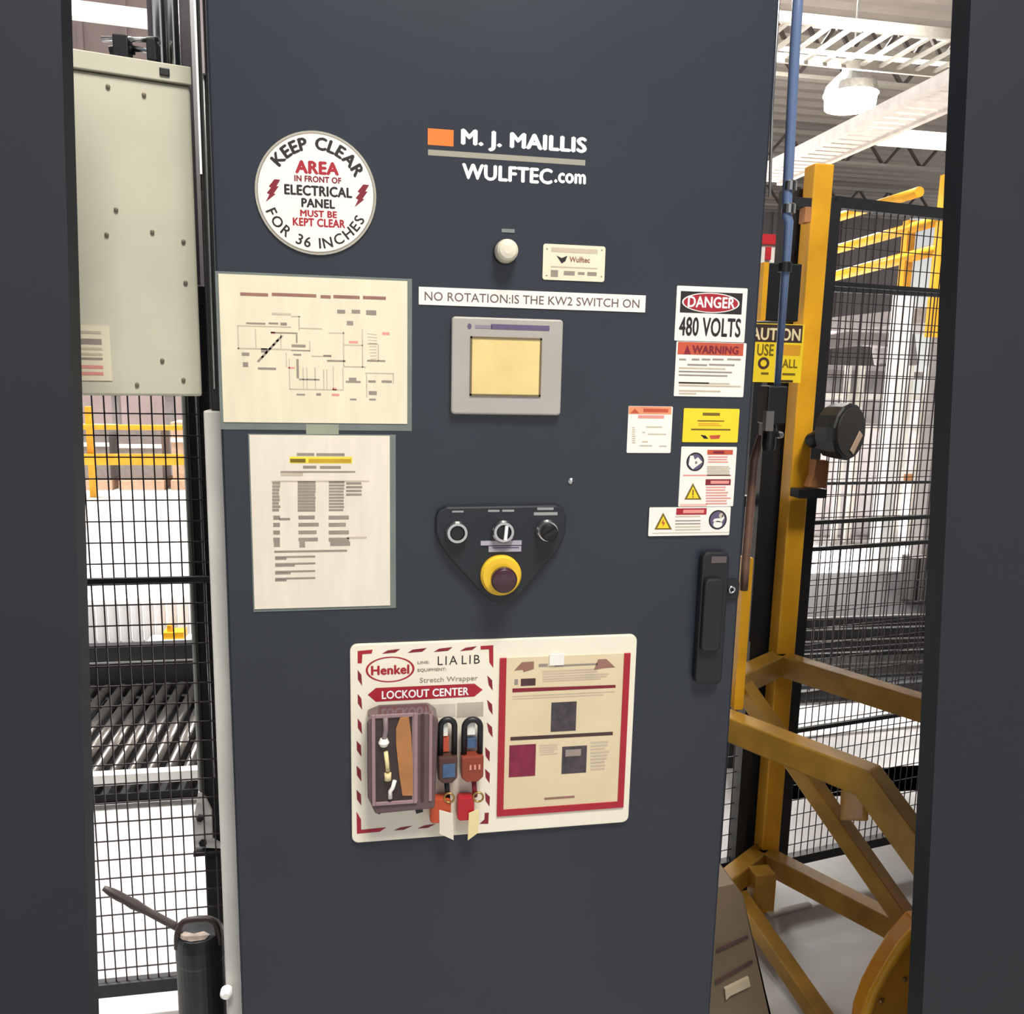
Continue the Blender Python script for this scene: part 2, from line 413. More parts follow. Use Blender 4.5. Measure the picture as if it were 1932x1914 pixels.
# diagonal white cable ladder running away along the hall
XL = 3.0
a = atx(1462, 300, XL); b = atx(1788, 160, XL)
zc = (a.z + b.z) / 2
ladder('cable_ladder', 'bright white cable ladder running away under the glaring lamp', (XL, b.y - 1.5, zc), (XL, a.y + 0.5, zc), (0.30, 0, 0.0), 40, rail=0.07, ru=0.07, mtl=mat('white_ladder_paint', (214, 206, 200), 0.5))
a = at(1660, 258, 12.0); b = at(1800, 280, 12.0)
mb = MB(); mb.tube([(a.x, 12, a.z), (a.x + 6, 12, a.z)], 0.14, PALE, 14)
one('ceiling_duct', 'pale blue grey round pipe hung crosswise below the white cable ladder', 'pipe', mb)
# high-bay lamps
def highbay(c, label, r=0.32):
    t = thing('high_bay_lamp', label, 'lamp', c, 'high bay lamps')
    mb = MB(); mb.lathe([(0.10, 0.42), (0.14, 0.30), (r * 0.9, 0.12), (r, 0.0), (r * 0.96, 0.0), (r * 0.8, 0.1)], c, (0, 0, 1), STEEL); mb.build('shade', t)
    mb = MB(); mb.lathe([(r * 0.90, -0.16), (r * 0.94, 0.03)], c, (0, 0, 1), LAMP); mb.build('lens', t)
    mb = MB(); mb.tube([(c[0], c[1], c[2] + 0.4), (c[0], c[1], 8.0)], 0.015, STEEL, 8); mb.build('hanger', t)
    d = bpy.data.lights.new('lamp_bulb', 'POINT'); d.energy = 900; d.shadow_soft_size = 0.3; d.color = (1, 0.97, 0.92)
    lo = bpy.data.objects.new('lamp_bulb', d); COL.objects.link(lo); lo.parent = t; lo.location = (0, 0, -0.45)
    return t
c = at(1605, 180, 9.6); highbay(tuple(c), 'glaring round high bay lamp between roof joist and white cable ladder', 0.36)
# white column and pinkish machine wall in the hall behind, upper left
a = at(350, 90, 2.6); b = at(378, 90, 2.6)
mb = MB(); mb.box(a.x, b.x + 0.03, 2.6, 2.75, 0, 8.0, WHITE); one('building_column', 'bright white column showing in the slit left of the cabinet', 'column', mb)
a = at(100, 60, 6.0); b = at(345, 60, 6.0)
mb = MB(); mb.box(a.x - 1.2, b.x + 0.2, 6.0, 6.3, 2.9, 6.6, WALLP)
for i in range(9): mb.box(a.x - 1.1 + i * 0.32, a.x - 1.06 + i * 0.32, 5.97, 6.0, 2.9, 6.6, WALLP)
one('cladding_panel', 'pinkish grey ribbed cladding behind the white beam at upper left', 'cladding', mb)
a = at(140, 18, 3.4); b = at(345, 40, 3.4)
mb = MB(); mb.bar((a.x - 0.8, 3.4, (a.z + b.z) / 2 + 0.03), (b.x + 0.1, 3.4, (a.z + b.z) / 2 - 0.02), 0.06, 0.075, WHITE)
one('crossbeam', 'white horizontal beam at upper left above the grey enclosure', 'beam', mb)

# ------------------------------------------------------------------ left side: grey enclosure, poles, fence
# grey enclosure, turned about 14 degrees
E0 = at(357, 436, 0.14); yaw = math.radians(-14)
ex = Vector((math.cos(yaw), math.sin(yaw) * -1, 0)); ex = Vector((math.cos(math.radians(14)), math.sin(math.radians(14)), 0)); ey = Vector((-ex.y, ex.x, 0))
er = at(357, 128, 0.14); eb = at(382, 748, 0.14); ztop = er.z; zbot = eb.z; xr = (er.x + eb.x) / 2
R0 = Vector((xr, 0.14, 0))
def eb_(u, d, z): return R0 - ex * u + ey * d + Vector((0, 0, z))     # u left from the right edge, d back
box = thing('junction_box', 'pale grey steel enclosure with dark side hung left of the black cabinet', 'electrical box', R0 + Vector((-0.18, 0.1, zbot)))
def ebox(mb, u0, u1, d0, d1, z0, z1, mt): mb.prism([eb_(u0, d0, z0), eb_(u1, d0, z0), eb_(u1, d0, z1), eb_(u0, d0, z1)], ey * (d1 - d0), mt); return mb
mb = MB(); ebox(mb, 0.004, 0.41, 0.02, 0.16, zbot + 0.004, ztop - 0.006, BLACKP); mb.build('body', box, 0.003)
mb = MB(); ebox(mb, 0.0, 0.414, 0.0, 0.02, zbot, ztop - 0.028, GREYBOX); mb.build('cover', box, 0.004)
mb = MB(); ebox(mb, -0.002, 0.416, -0.006, 0.03, ztop - 0.027, ztop, GREYBOX); ebox(mb, 0.03, 0.045, -0.009, -0.006, ztop - 0.02, ztop - 0.008, BLACK); mb.build('top_flange', box, 0.003)
def epix(px, py):                                                    # pixel -> u, z on the cover
    r = ray(px, py); n = -ey; t = (R0 - EYE).dot(n) / r.dot(n); p = EYE + r * t; return -(p - R0).dot(ex), p.z
z1 = Z(0, 0, 3.828); z2 = Z(0, 500, 3.828)
for q in [z1(780, 625), z1(1040, 685), z1(838, 1515), z1(770, 1695), z1(1100, 1675), z1(1325, 1745), z2(1340, 128), z2(1172, 690), z2(1325, 830), z2(990, 865)]:
    u, zz = epix(*q); mb = MB(); c = eb_(u, -0.0, zz); mb.lathe([(0.0035, 0.0), (0.0032, 0.003), (0.001, 0.0035)], c, -ey, mat('dull_screw', (120, 112, 96), 0.5, 0.3), 10); mb.build('screw', box)
u0, za = epix(*z2(585, 435)); u1, zb_ = epix(*z2(810, 838))
mb = MB(); ebox(mb, u1, u1 + 0.075, -0.0014, -0.0003, zb_, za, CREAM)
def estripe(u0, u1, z0, z1, mt, dd=-0.0018): mb.poly([eb_(u0, dd, z0), eb_(u1, dd, z0), eb_(u1, dd, z1), eb_(u0, dd, z1)], mt)
for k, (f0, f1, mt) in enumerate([(0.9, 0.85, INKL), (0.76, 0.66, INKG), (0.6, 0.56, INKL), (0.5, 0.46, INKL), (0.42, 0.38, INKG), (0.28, 0.22, PINK), (0.16, 0.1, PINK)]):
    estripe(u1 + 0.012, u1 + 0.065, zb_ + (za - zb_) * f1, zb_ + (za - zb_) * f0, mt)
tag(mb.build('warning_label'), 'cream printed label at the lower left of the grey enclosure', 'label')
# aluminium poles above the enclosure
for (pa, pb, lab, rr) in [((301, 0), (302, 110), 'left one of two shiny poles rising behind the grey enclosure', 0.012), ((325, 0), (326, 110), 'right one of two shiny poles rising behind the grey enclosure', 0.010)]:
    a = at(*pa, 0.34); mb = MB(); mb.tube([(a.x, 0.34, 1.75), (a.x, 0.34, 2.9)], rr * 1.1, CHROME, 12)
    tag(mb.build('machine_pole'), lab, 'pole')
a = at(315, 40, 0.40); mb = MB(); mb.box(a.x - 0.03, a.x + 0.045, 0.38, 0.42, 1.75, 2.9, mat('dark_profile', (86, 80, 86), 0.4, 0.2))
one('machine_upright', 'dark flat upright behind the two shiny poles', 'upright', mb)
# pneumatic valve on top
a = at(192, 74, 0.30); b = at(300, 70, 0.30)
val = thing('air_cylinder', 'dark air cylinder with shiny rod above the grey enclosure', 'pneumatic part', (a.x, 0.30, a.z - 0.03))
mb = MB(); mb.tube([(a.x, 0.30, a.z), (b.x, 0.30, b.z - 0.004)], 0.005, CHROME, 10); mb.build('rod', val)
mb = MB(); mb.tube([(a.x + 0.01, 0.31, a.z - 0.016), (b.x - 0.045, 0.31, b.z - 0.02)], 0.009, BLACK, 12); mb.build('barrel', val)
mb = MB(); mb.box(b.x - 0.075, b.x - 0.05, 0.29, 0.325, a.z - 0.035, a.z + 0.008, BLACK); mb.build('clamp', val, 0.002); mb = MB(); mb.box(b.x - 0.02, b.x - 0.005, 0.29, 0.325, a.z - 0.03, a.z + 0.006, BLACK); mb.build('clamp', val, 0.002)
mb = MB(); mb.tube([(b.x - 0.045, 0.3, b.z - 0.022), (b.x - 0.02, 0.3, b.z - 0.024), (b.x - 0.006, 0.3, b.z - 0.036)], 0.005, CHROME, 8); mb.build('fitting', val)

# pale upright beside the cabinet, dark upper stretch
a = at(404, 1000, 0.10)
up = thing('machine_upright', 'tall pale painted upright hugging the left side of the cabinet', 'upright', (a.x, 0.10, 0))
xL = at(392, 1000, 0.06).x; xR = CX0 - 0.001
mb = MB(); mb.box(xL, xR, 0.06, 0.12, 0.0, at(390, 775, 0.06).z, PALE); mb.build('lower_section', up, 0.003)
mb = MB(); mb.box(xL + 0.012, xR, 0.06, 0.12, at(390, 775, 0.06).z, 2.5, BLACKP); mb.build('upper_section', up, 0.003)
mb = MB(); xe = at(386, 70, 0.055).x; mb.box(xe - 0.004, xe - 0.0005, 0.05, 0.06, at(386, 140, 0.055).z, 2.5, mat('pink_reflective_strip', (226, 206, 210), 0.3)); mb.build('edge_strip', up)
mb = MB()
for dx, zz0, zz1 in ((0.008, 1.56, 2.2), (0.02, 1.56, 2.05)): mb.tube([(xL + dx + 0.012, 0.058, zz0), (xL + dx + 0.012, 0.058, zz1)], 0.002, STEEL, 8)
mb.build('cable', up)
c = at(433, 1868, 0.05); mb = MB(); mb.lathe([(0.006, 0), (0.011, 0.006), (0.011, 0.016), (0.006, 0.022)], (c.x - 0.004, 0.055, c.z), (0, -1, 0), WHITE, 16); mb.build('knob', up)

# wire fence behind, left
def fence(name, label, p0, p1, z0, z1, pu, pv, wr, rails, group=None, post=False, fr=0.03):
    p0 = Vector(p0); p1 = Vector(p1); L = (p1 - p0).length; d = (p1 - p0) / L
    t = thing(name, label, 'fence', ((p0.x + p1.x) / 2, (p0.y + p1.y) / 2, z0), group)
    mb = MB()
    n = int(L / pu)
    for i in range(1, n):
        q = p0 + d * (i * pu); mb.bar((q.x, q.y, z0), (q.x, q.y, z1), wr, wr, WIRE)
    nz = int((z1 - z0) / pv); nrm = Vector((-d.y, d.x, 0)) * wr
    for k in range(1, nz):
        q0 = p0 + nrm; q1 = p1 + nrm; mb.bar((q0.x, q0.y, z0 + k * pv), (q1.x, q1.y, z0 + k * pv), wr, wr, WIRE)
    mb.build('wire_mesh', t)
    mb = MB()
    for zz in (z0, z1): mb.bar((p0.x, p0.y, zz), (p1.x, p1.y, zz), 0.025, fr, BLACKP)
    for p in (p0, p1): mb.bar((p.x, p.y, z0), (p.x, p.y, z1), fr, 0.025, BLACKP)
    mb.build('frame', t)
    if rails:
        for zz in rails:
            mb = MB(); mb.bar((p0.x, p0.y - 0.006, zz), (p1.x, p1.y - 0.006, zz), 0.012, 0.012, BLACKP); mb.build('stiffening_bar', t)
    return t
YF = 0.60
zb = (at(187, 1872, YF).z + at(335, 1846, YF).z) / 2
zr = (at(167, 1100, YF).z + at(395, 1087, YF).z) / 2
fence('wire_fence', 'black wire mesh fence left of the cabinet below the grey enclosure', (-1.15, YF, 0), (-0.272, YF, 0), zb, 1.98, 0.0245, 0.0485, 0.0028, [zr], fr=0.034)
# black fence post with white foot
px0 = at(346, 900, 0.63).x; px1 = at(394, 900, 0.63).x
post = thing('fence_post', 'black upright of the left fence on a white bolted foot', 'post', ((px0 + px1) / 2, 0.66, 0))
mb = MB(); mb.box(px0, px1 + 0.012, 0.64, 0.70, at(380, 1608, 0.64).z, 1.98, BLACKP); mb.build('upright', post, 0.003)
mb = MB(); mb.tube([(px0 + 0.010, 0.632, 0.5), (px0 + 0.010, 0.632, 1.9)], 0.007, mat('grey_conduit', (128, 132, 124), 0.4, 0.2), 10); mb.build('conduit', post)
mb = MB(); mb.tube([(px0 + 0.040, 0.632, at(372, 1470, 0.632).z), (px0 + 0.037, 0.632, 0.95), (px0 + 0.034, 0.632, 1.9)], 0.0042, CHROME, 10); mb.build('cable', post)
zf = at(390, 1608, 0.62).z; x0 = at(364, 1608, 0.62).x; x1 = at(422, 1608, 0.62).x
mb = MB(); mb.box(x0, x1 + 0.02, 0.622, 0.72, zf - 0.012, zf, CONV); mb.build('base_plate', post)
mb = MB(); g = [(366, 1600), (366, 1540), (374, 1495), (381, 1496), (399, 1532), (401, 1586), (418, 1596), (418, 1602)]
mb.prism([at(p, q, 0.625) for p, q in g], (0, 0.012, 0), WHITE); mb.build('foot_bracket', post, 0.001)
for q in ((378, 1543), (383, 1590)):
    c = at(*q, 0.625); mb = MB(); mb.lathe([(0.009, 0), (0.009, 0.007), (0.006, 0.009)], (c.x, 0.625, c.z), (0, -1, 0), CONV, 6); mb.build('bolt', post)
mb = MB(); mb.bar((x0 + 0.05, 0.66, 0), (x0 + 0.05, 0.66, zf - 0.012), 0.05, 0.05, CONV); mb.build('leg', post)

# canister with loop handle and rod at lower left
c = at(380, 1800, 0.32); rC = (at(428, 1850, 0.32).x - at(334, 1850, 0.32).x) / 2 * 0.97; cx = (at(428, 1850, 0.32).x + at(334, 1850, 0.32).x) / 2
zt = at(380, 1764, 0.32).z; zh = at(385, 1722, 0.32).z
can = thing('pump_sprayer', 'black canister with loop handle and a rod sticking out at lower left', 'sprayer', (cx, 0.32, 0))
mb = MB(); mb.lathe([(rC * 0.9, 0), (rC, 0.02), (rC, zt - 0.05), (rC * 1.02, zt - 0.045), (rC * 1.02, zt - 0.012), (rC * 0.97, zt + 0.004), (rC * 0.9, zt + 0.012), (rC * 0.2, zt + 0.014)], (cx, 0.32, 0), (0, 0, 1), BLACK, 32)
mb.build('tank', can)
mb = MB(); hw = rC * 0.86; pts = []
for i in range(15):
    t = PI * i / 14; pts.append((cx + hw * math.copysign(abs(math.cos(t)) ** 0.5, math.cos(t)), 0.30, zt - 0.012 + (zh - zt + 0.012) * abs(math.sin(t)) ** 0.7))
mb.tube(pts, 0.0065, mat('dark_red_brown_grip', (50, 36, 35), 0.5), 10); mb.build('handle', can)
mb = MB(); a = at(195, 1676, 0.32); b = at(338, 1752, 0.32)
n = 10; pp = [a.lerp(b, i / n) for i in range(n + 1)]; rad = [0.005, 0.0085, 0.0095, 0.0088, 0.0105, 0.0085, 0.0075, 0.0078, 0.0078, 0.0078, 0.0078]
mb.tube(pp, 0.008, mat('dark_brown_rod', (72, 62, 60), 0.5), 12, radii=rad); mb.build('rod', can)
mb = MB(); q = [(cx + rC * u_, 0.32 + rC * v_, zt + 0.0135) for u_, v_ in ((-0.8, -0.35), (-0.6, -0.1), (-0.2, -0.3), (0.2, -0.2), (0.5, -0.45), (0.35, -0.75), (-0.2, -0.8), (-0.6, -0.62))]
mb.prism(q, (0, 0, 0.001), mat('worn_lid_shine', (150, 136, 126), 0.6, var=0.3, scale=60)); mb.build('worn_shine_patch', can)  # pale smudge painted on the lid for its worn shine

# conveyor behind the left fence
ZC = 0.12
n0 = atz(280, 1452, ZC); n1 = atz(280, 1285, ZC); yN, yFr = n0.y, n1.y
cv = thing('roller_conveyor', 'dark roller conveyor with shiny rollers behind the left fence', 'conveyor', (-1.2, yN, 0))
mb = MB(); mb.box(-3.4, -0.30, yN - 0.05, yN - 0.012, ZC - 0.03, ZC + 0.01, WHITE); mb.build('near_rail', cv)
zbm0 = at(280, 1268, yFr + 0.05).z; zbm1 = at(280, 1217, yFr + 0.05).z
mb = MB(); mb.box(-3.4, -0.30, yFr + 0.03, yFr + 0.10, ZC - 0.1, zbm1, CONV); mb.bar((-3.4, yFr + 0.02, (zbm0 + zbm1) / 2 - 0.005), (-0.3, yFr + 0.02, (zbm0 + zbm1) / 2 - 0.005), 0.012, 0.006, STEEL); mb.build('far_beam', cv)
mb = MB(); mb.box(-3.4, -0.30, yN - 0.01, yFr + 0.03, ZC - 0.11, ZC - 0.085, CONV); mb.build('pan', cv)
r0 = MB().tube([(-0.40, yN, ZC - 0.03), (-0.40, yFr, ZC - 0.03)], 0.0215, ROLL, 16).build('roller', cv)
for i in range(1, 42):
    c = r0.copy(); COL.objects.link(c); c.parent = cv; c.location = (-0.066 * i, 0, 0); ORIG[c.name] = ORIG[cv.name]
for x in (-3.0, -1.6, -0.45):
    mb = MB(); mb.box(x, x + 0.06, yN + 0.1, yN + 0.16, 0, ZC - 0.11, CONV); mb.build('leg', cv)
    mb = MB(); mb.box(x, x + 0.06, yFr - 0.1, yFr - 0.04, 0, ZC - 0.11, CONV); mb.build('leg', cv)
# row of white ribbed guides further back
yG = yFr + 0.4; zg0 = at(280, 1214, yG).z; zg1 = at(280, 1122, yG).z
cg = thing('transfer_unit', 'white unit with a row of domed lobes behind the dark beam at left', 'conveyor', (-1.2, yG, 0))
xs0 = at(170, 1170, yG).x; stp = (at(360, 1170, yG).x - xs0) / 8.6
l0 = MB().lathe([(stp * 0.46, 0), (stp * 0.46, zg1 - zg0 - 0.04), (stp * 0.40, zg1 - zg0 - 0.015), (stp * 0.22, zg1 - zg0)], (xs0, yG, zg0), (0, 0, 1), WROLL, 18).build('lobe', cg)
for i in range(-3, 10):
    if i == 0: continue
    c = l0.copy(); COL.objects.link(c); c.parent = cg; c.location = (stp * i, 0, 0); ORIG[c.name] = ORIG[cg.name]
mb = MB(); mb.box(xs0 - 5 * stp, xs0 + 10 * stp, yG + stp * 0.5, yG + stp * 0.9, 0, zg0 - 0.05, PALE); mb.box(xs0 - 5 * stp, xs0 + 10 * stp, yG - 0.06, yG + stp * 0.9, zg0 - 0.05, zg0, CONV); mb.build('body', cg)
c = at(330, 1195, yG - 0.1); mb = MB(); mb.box(c.x - 0.05, c.x + 0.05, yG - 0.14, yG - 0.06, c.z - 0.02, c.z + 0.015, YEL); mb.box(c.x - 0.03, c.x - 0.01, yG - 0.13, yG - 0.09, c.z + 0.015, c.z + 0.05, YEL); mb.box(c.x - 0.12, c.x + 0.12, yG - 0.15, yG - 0.06, 0, c.z - 0.02, WHITE)
one('sensor_bracket', 'small yellow bracket on a white block before the domed lobes', 'bracket', mb)
# yellow guard rail and racks far off at left
YB = 9.0
def gr(py0, py1, px=290): return at(px, py1, YB).z, at(px, py0, YB).z
xa = at(100, 850, YB).x - 2.0; xb = at(330, 850, YB).x + 0.2
gt = thing('guard_rail', 'far yellow guard rail seen through the left fence', 'guard rail', ((xa + xb) / 2, YB, 0))
z0, z1_ = gr(858, 878); mb = MB(); mb.box(xa, xb, YB, YB + 0.08, z0, z1_, YEL); mb.build('lower_rail', gt)
z0, z1_ = gr(803, 812); mb = MB(); mb.box(xa, xb, YB, YB + 0.08, z0, z1_, YEL); mb.build('upper_rail', gt)
for pxx in (166,): 
    x = at(pxx, 850, YB).x; mb = MB(); mb.box(x - 0.035, x + 0.035, YB + 0.08, YB + 0.15, 0, gr(770, 780)[1], YEL); mb.build('post', gt)
for k in range(9):
    x = xa + 0.3 + k * 0.62; hh = random.uniform(0.75, 1.25)
    mb = MB(); mb.box(x - 0.25, x + 0.25, 9.7, 10.2, 0.12, hh, random.choice([BOXC, WRAP, SLATE])); mb.box(x - 0.27, x + 0.27, 9.66, 10.22, 0, 0.12, BOXC)
    mb.box(x - 0.255, x + 0.255, 9.69, 9.7, hh - 0.25, hh - 0.2, WHITE)
    one('pallet_load', 'stacked load on a pallet behind the far yellow guard rail', 'pallet', mb, group='loads behind the far yellow rail')
rk = thing('storage_rack', 'far storage rack above the loads behind the yellow guard rail', 'rack', ((xa + xb) / 2, 11.0, 0))
for zz in (1.35, 1.9, 2.8):
    mb = MB(); mb.box(xa, xb, 11, 11.1, zz, zz + 0.1, SLATE if zz < 1.5 else PALE); mb.build('shelf_beam', rk)
for k in range(6):
    x = xa + k * (xb - xa) / 5; mb = MB(); mb.box(x - 0.05, x + 0.05, 11.1, 11.2, 0, 3.6, SLATE); mb.build('upright', rk)
mb = MB(); mb.box(xa, xb, 11.9, 12.0, 0.0, 3.4, WALLP); mb.build('back_sheet', rk)

# ------------------------------------------------------------------ the cabinet
cab = thing('control_cabinet', 'tall dark navy control cabinet covered in notices and labels', 'cabinet', ((CX0 + CX1) / 2, 0.22, 0))
mb = MB(); mb.box(CX0 + 0.004, CX1 - 0.004, 0.02, 0.45, 0.08, 2.42, NAVYD); mb.build('body', cab, 0.004)
mb = MB(); mb.box(CX0 + 0.02, CX1 - 0.02, 0.04, 0.43, 0.0, 0.08, BLACKP); mb.build('plinth', cab)
mb = MB(); mb.box(CX0, CX1, 0.0, 0.02, 0.10, 2.40, NAVY); door = mb.build('door', cab, 0.005)
# lettering on the door
zL = Z(780, 210, 5.084); s = Sign(zL, 0.0, 0.0)
s.t('M. J. MAILLIS', 455, 215, 1665, 400, LOGOW, 1, 0.035)
s.rect(140, 418, 1650, 472, LOGOG, 1)
s.t('WULFTEC', 465, 530, 1335, 672, LOGOW, 1, 0.03)
s.t('.com', 1350, 600, 1655, 690, LOGOW, 1, 0.03)
s.build('brand_lettering', cab)['label'] = 'white brand lettering with a thin grey rule'
s = Sign(zL, 0.0, 0.0); s.rect(138, 172, 385, 330, ORANGE, 1); s.build('brand_mark', cab)['label'] = 'small orange rectangle beside the lettering'
# handle, lock and screw
hz0 = at(1330, 1285, 0).z; hz1 = at(1345, 1038, 0).z
hx0 = at(1312, 1160, 0).x; hx1 = at(1362, 1160, 0).x
mb = MB(); mb.prism([(p[0], -0.018, p[1]) for p in rrect(hx0, hx1, hz0, hz1, 0.012)], (0, 0.0175, 0), mat('black_handle', (26, 28, 33), 0.5)); h = mb.build('handle', cab, 0.003)
x0, x1, z0, z1_ = frect(I, 1334, 1046, 1362, 1058); mb = MB(); mb.box(x0, x1, -0.0195, -0.0182, z0, z1_, mat('dim_badge', (96, 84, 86), 0.5)); mb.build('badge', h)
x0, x1, z0, z1_ = frect(I, 1315, 1085, 1350, 1220); mb = MB(); mb.prism([(p[0], -0.030, p[1]) for p in rrect(x0, x1, z0, z1_, 0.01)], (0, 0.011, 0), mat('black_handle', (26, 28, 33))); mb.build('lever', h, 0.003)
x0, x1, z0, z1_ = frect(I, 1362, 1092, 1392, 1130); mb = MB(); mb.prism([(p[0], -0.006, p[1]) for p in rrect(x0, x1, z0, z1_, 0.008)], (0, 0.0055, 0), BLACK); lk = mb.build('lock', cab, 0.001)
c = at(1377, 1111, 0); mb = MB(); mb.torus((c.x, -0.008, c.z), (0, 1, 0), 0.0052, 0.0022, CHROME, 20, 8); mb.build('keyway_ring', lk)['label'] = 'shiny ring of the lock'
c = at(1077, 908, 0); mb = MB(); mb.lathe([(0.005, 0), (0.005, 0.002), (0.002, 0.004)], (c.x, 0, c.z), (0, -1, 0), CHROME, 12); mb.build('screw', cab)

# ------------------------------------------------------------------ round sign
zK = Z(470, 220, 6.835)
s = Sign(zK, 0.0, 0.003)
c = fp(zK, 868, 998); Rk = (fp(zK, 1650, 1000).x - fp(zK, 88, 1000).x) / 2
def cpts(r, n=56): return [(c.x + r * math.cos(2 * PI * i / n), c.z + r * math.sin(2 * PI * i / n)) for i in range(n)]
s.prism([(p[0], -0.003, p[1]) for p in cpts(Rk)], (0, 0.0028, 0), mat('grey_sign_rim', (176, 172, 160), 0.5))
yy = s.yl(1); s.poly([(p[0], yy, p[1]) for p in cpts(Rk * 0.968)], INKG)
yy = s.yl(2); s.poly([(p[0], yy, p[1]) for p in cpts(Rk * 0.95)], VINYL)
s.arctext('KEEP CLEAR', c.x, c.z, Rk * 0.80, Rk * 0.19, math.radians(147), math.radians(24), s.yl(3), INK, bold=0.03)
s.arctext('FOR 36 INCHES', c.x, c.z, Rk * 0.81, Rk * 0.165, math.radians(200), math.radians(336), s.yl(3), INK, inward=True, bold=0.012)
s.t('AREA', 595, 590, 1160, 745, RED, 3, 0.035); s.t('IN FRONT OF', 585, 780, 1190, 855, CRIM, 3, 0.03)
s.t('ELECTRICAL', 455, 905, 1330, 1030, INK, 3, 0.03); s.t('PANEL', 675, 1072, 1110, 1180, INK, 3, 0.03)
s.t('MUST BE', 660, 1220, 1135, 1302, RED, 3, 0.03); s.t('KEPT CLEAR', 565, 1325, 1240, 1425, RED, 3, 0.03)
for dx, dy in ((0, 0), (1142, 68)):
    s.pl([(330 + dx, 815 + dy), (405 + dx, 822 + dy), (355 + dx, 905 + dy), (385 + dx, 905 + dy), (320 + dx, 1000 + dy), (345 + dx, 1005 + dy), (218 + dx, 1108 + dy), (265 + dx, 1010 + dy), (232 + dx, 990 + dy), (285 + dx, 925 + dy), (258 + dx, 905 + dy)], CRIM, 3)
one('round_sign', 'round white keep clear sign with red lightning bolts at upper left of cabinet', 'sign', s)

# ------------------------------------------------------------------ pilot light, nameplate, message strip
c = at(953, 476, 0)
pl = thing('pilot_light', 'milky round pilot light below the white brand lettering', 'indicator light', (c.x, 0, c.z - 0.02))
mb = MB(); mb.lathe([(0.0195, 0), (0.0195, 0.006), (0.016, 0.009)], (c.x, 0, c.z), (0, -1, 0), BLACK, 32); mb.build('base_ring', pl)
mb = MB(); mb.lathe([(0.0185, 0.006), (0.018, 0.018), (0.0165, 0.026), (0.013, 0.030), (0.006, 0.032)], (c.x, 0, c.z), (0, -1, 0), LENS, 32); mb.build('lens', pl, 0.001)
x0, x1, z0, z1_ = frect(zL, 845, 1130, 970, 1165); mb = MB(); mb.box(x0, x1, -0.001, -0.0002, z0, z1_, mat('dim_legend', (120, 128, 126), 0.6)); mb.build('legend', pl)
s = Sign(zL); s.plate(1240, 1285, 1835, 1628, CREAM, 0.004)
s.rect(1320, 1318, 1765, 1360, INKL); s.pl([(1370, 1385), (1420, 1410), (1475, 1388), (1455, 1440), (1420, 1462), (1395, 1425)], INK)
s.t('Wulftec', 1495, 1400, 1690, 1450, INKB, 2, 0.02); s.rect(1315, 1495, 1765, 1507, INKL)
s.rect(1315, 1525, 1385, 1590, INKG); s.rect(1440, 1535, 1545, 1575, INKG); s.rect(1575, 1545, 1640, 1570, INKG); s.rect(1665, 1545, 1755, 1580, INKG)
for a, b in ((1280, 1322), (1805, 1335), (1275, 1578), (1800, 1588)): s.disc(a - 8, b - 8, a + 8, b + 8, INKG)
one('nameplate', 'small cream nameplate with a dark v mark right of the pilot light', 'label', s)
zM = Z(780, 530, 4.2)
s = Sign(zM); s.plate(42, 82, 1838, 220, VINYL)
s.t('NO ROTATION:IS THE KW2 SWITCH ON', 88, 118, 1790, 186, mat('soft_black_ink', (110, 90, 86), 0.6), 1, 0.006)
one('message_strip', 'long white strip asking if the kw2 switch is on', 'label', s)

# ------------------------------------------------------------------ touch screen
x0, x1, z0, z1_ = frect(zM, 296, 298, 1165, 1060)
ts = thing('touch_screen', 'grey framed operator touch screen with yellowish display', 'screen', ((x0 + x1) / 2, 0, z0))
mb = MB(); mb.prism([(p[0], -0.012, p[1]) for p in rrect(x0, x1, z0, z1_, 0.006)], (0, 0.0118, 0), BEZEL); mb.build('bezel', ts, 0.003)
a, b, c_, d = frect(zM, 448, 448, 1012, 915, -0.012)
mb = MB()
for q in ((a, a + .003, c_, d), (b - .003, b, c_, d), (a, b, c_, c_ + .003), (a, b, d - .003, d)): mb.box(q[0], q[1], -0.0140, -0.0119, q[2], q[3], mat('dark_tan_gasket', (112, 98, 70), 0.5))
mb.build('display_gasket', ts)
mb = MB(); mb.box(a + .003, b - .003, -0.0128, -0.0119, c_ + .003, d - .003, SCREEN); mb.build('display', ts)
s = Sign(zM, -0.012, 0.0003); s.disc(428, 338, 460, 382, PURP); s.rect(488, 352, 620, 378, mat('pale_purple_ink', (140, 132, 150), 0.6)); s.rect(615, 350, 1078, 390, PURP); s.build('brand_strip', ts)

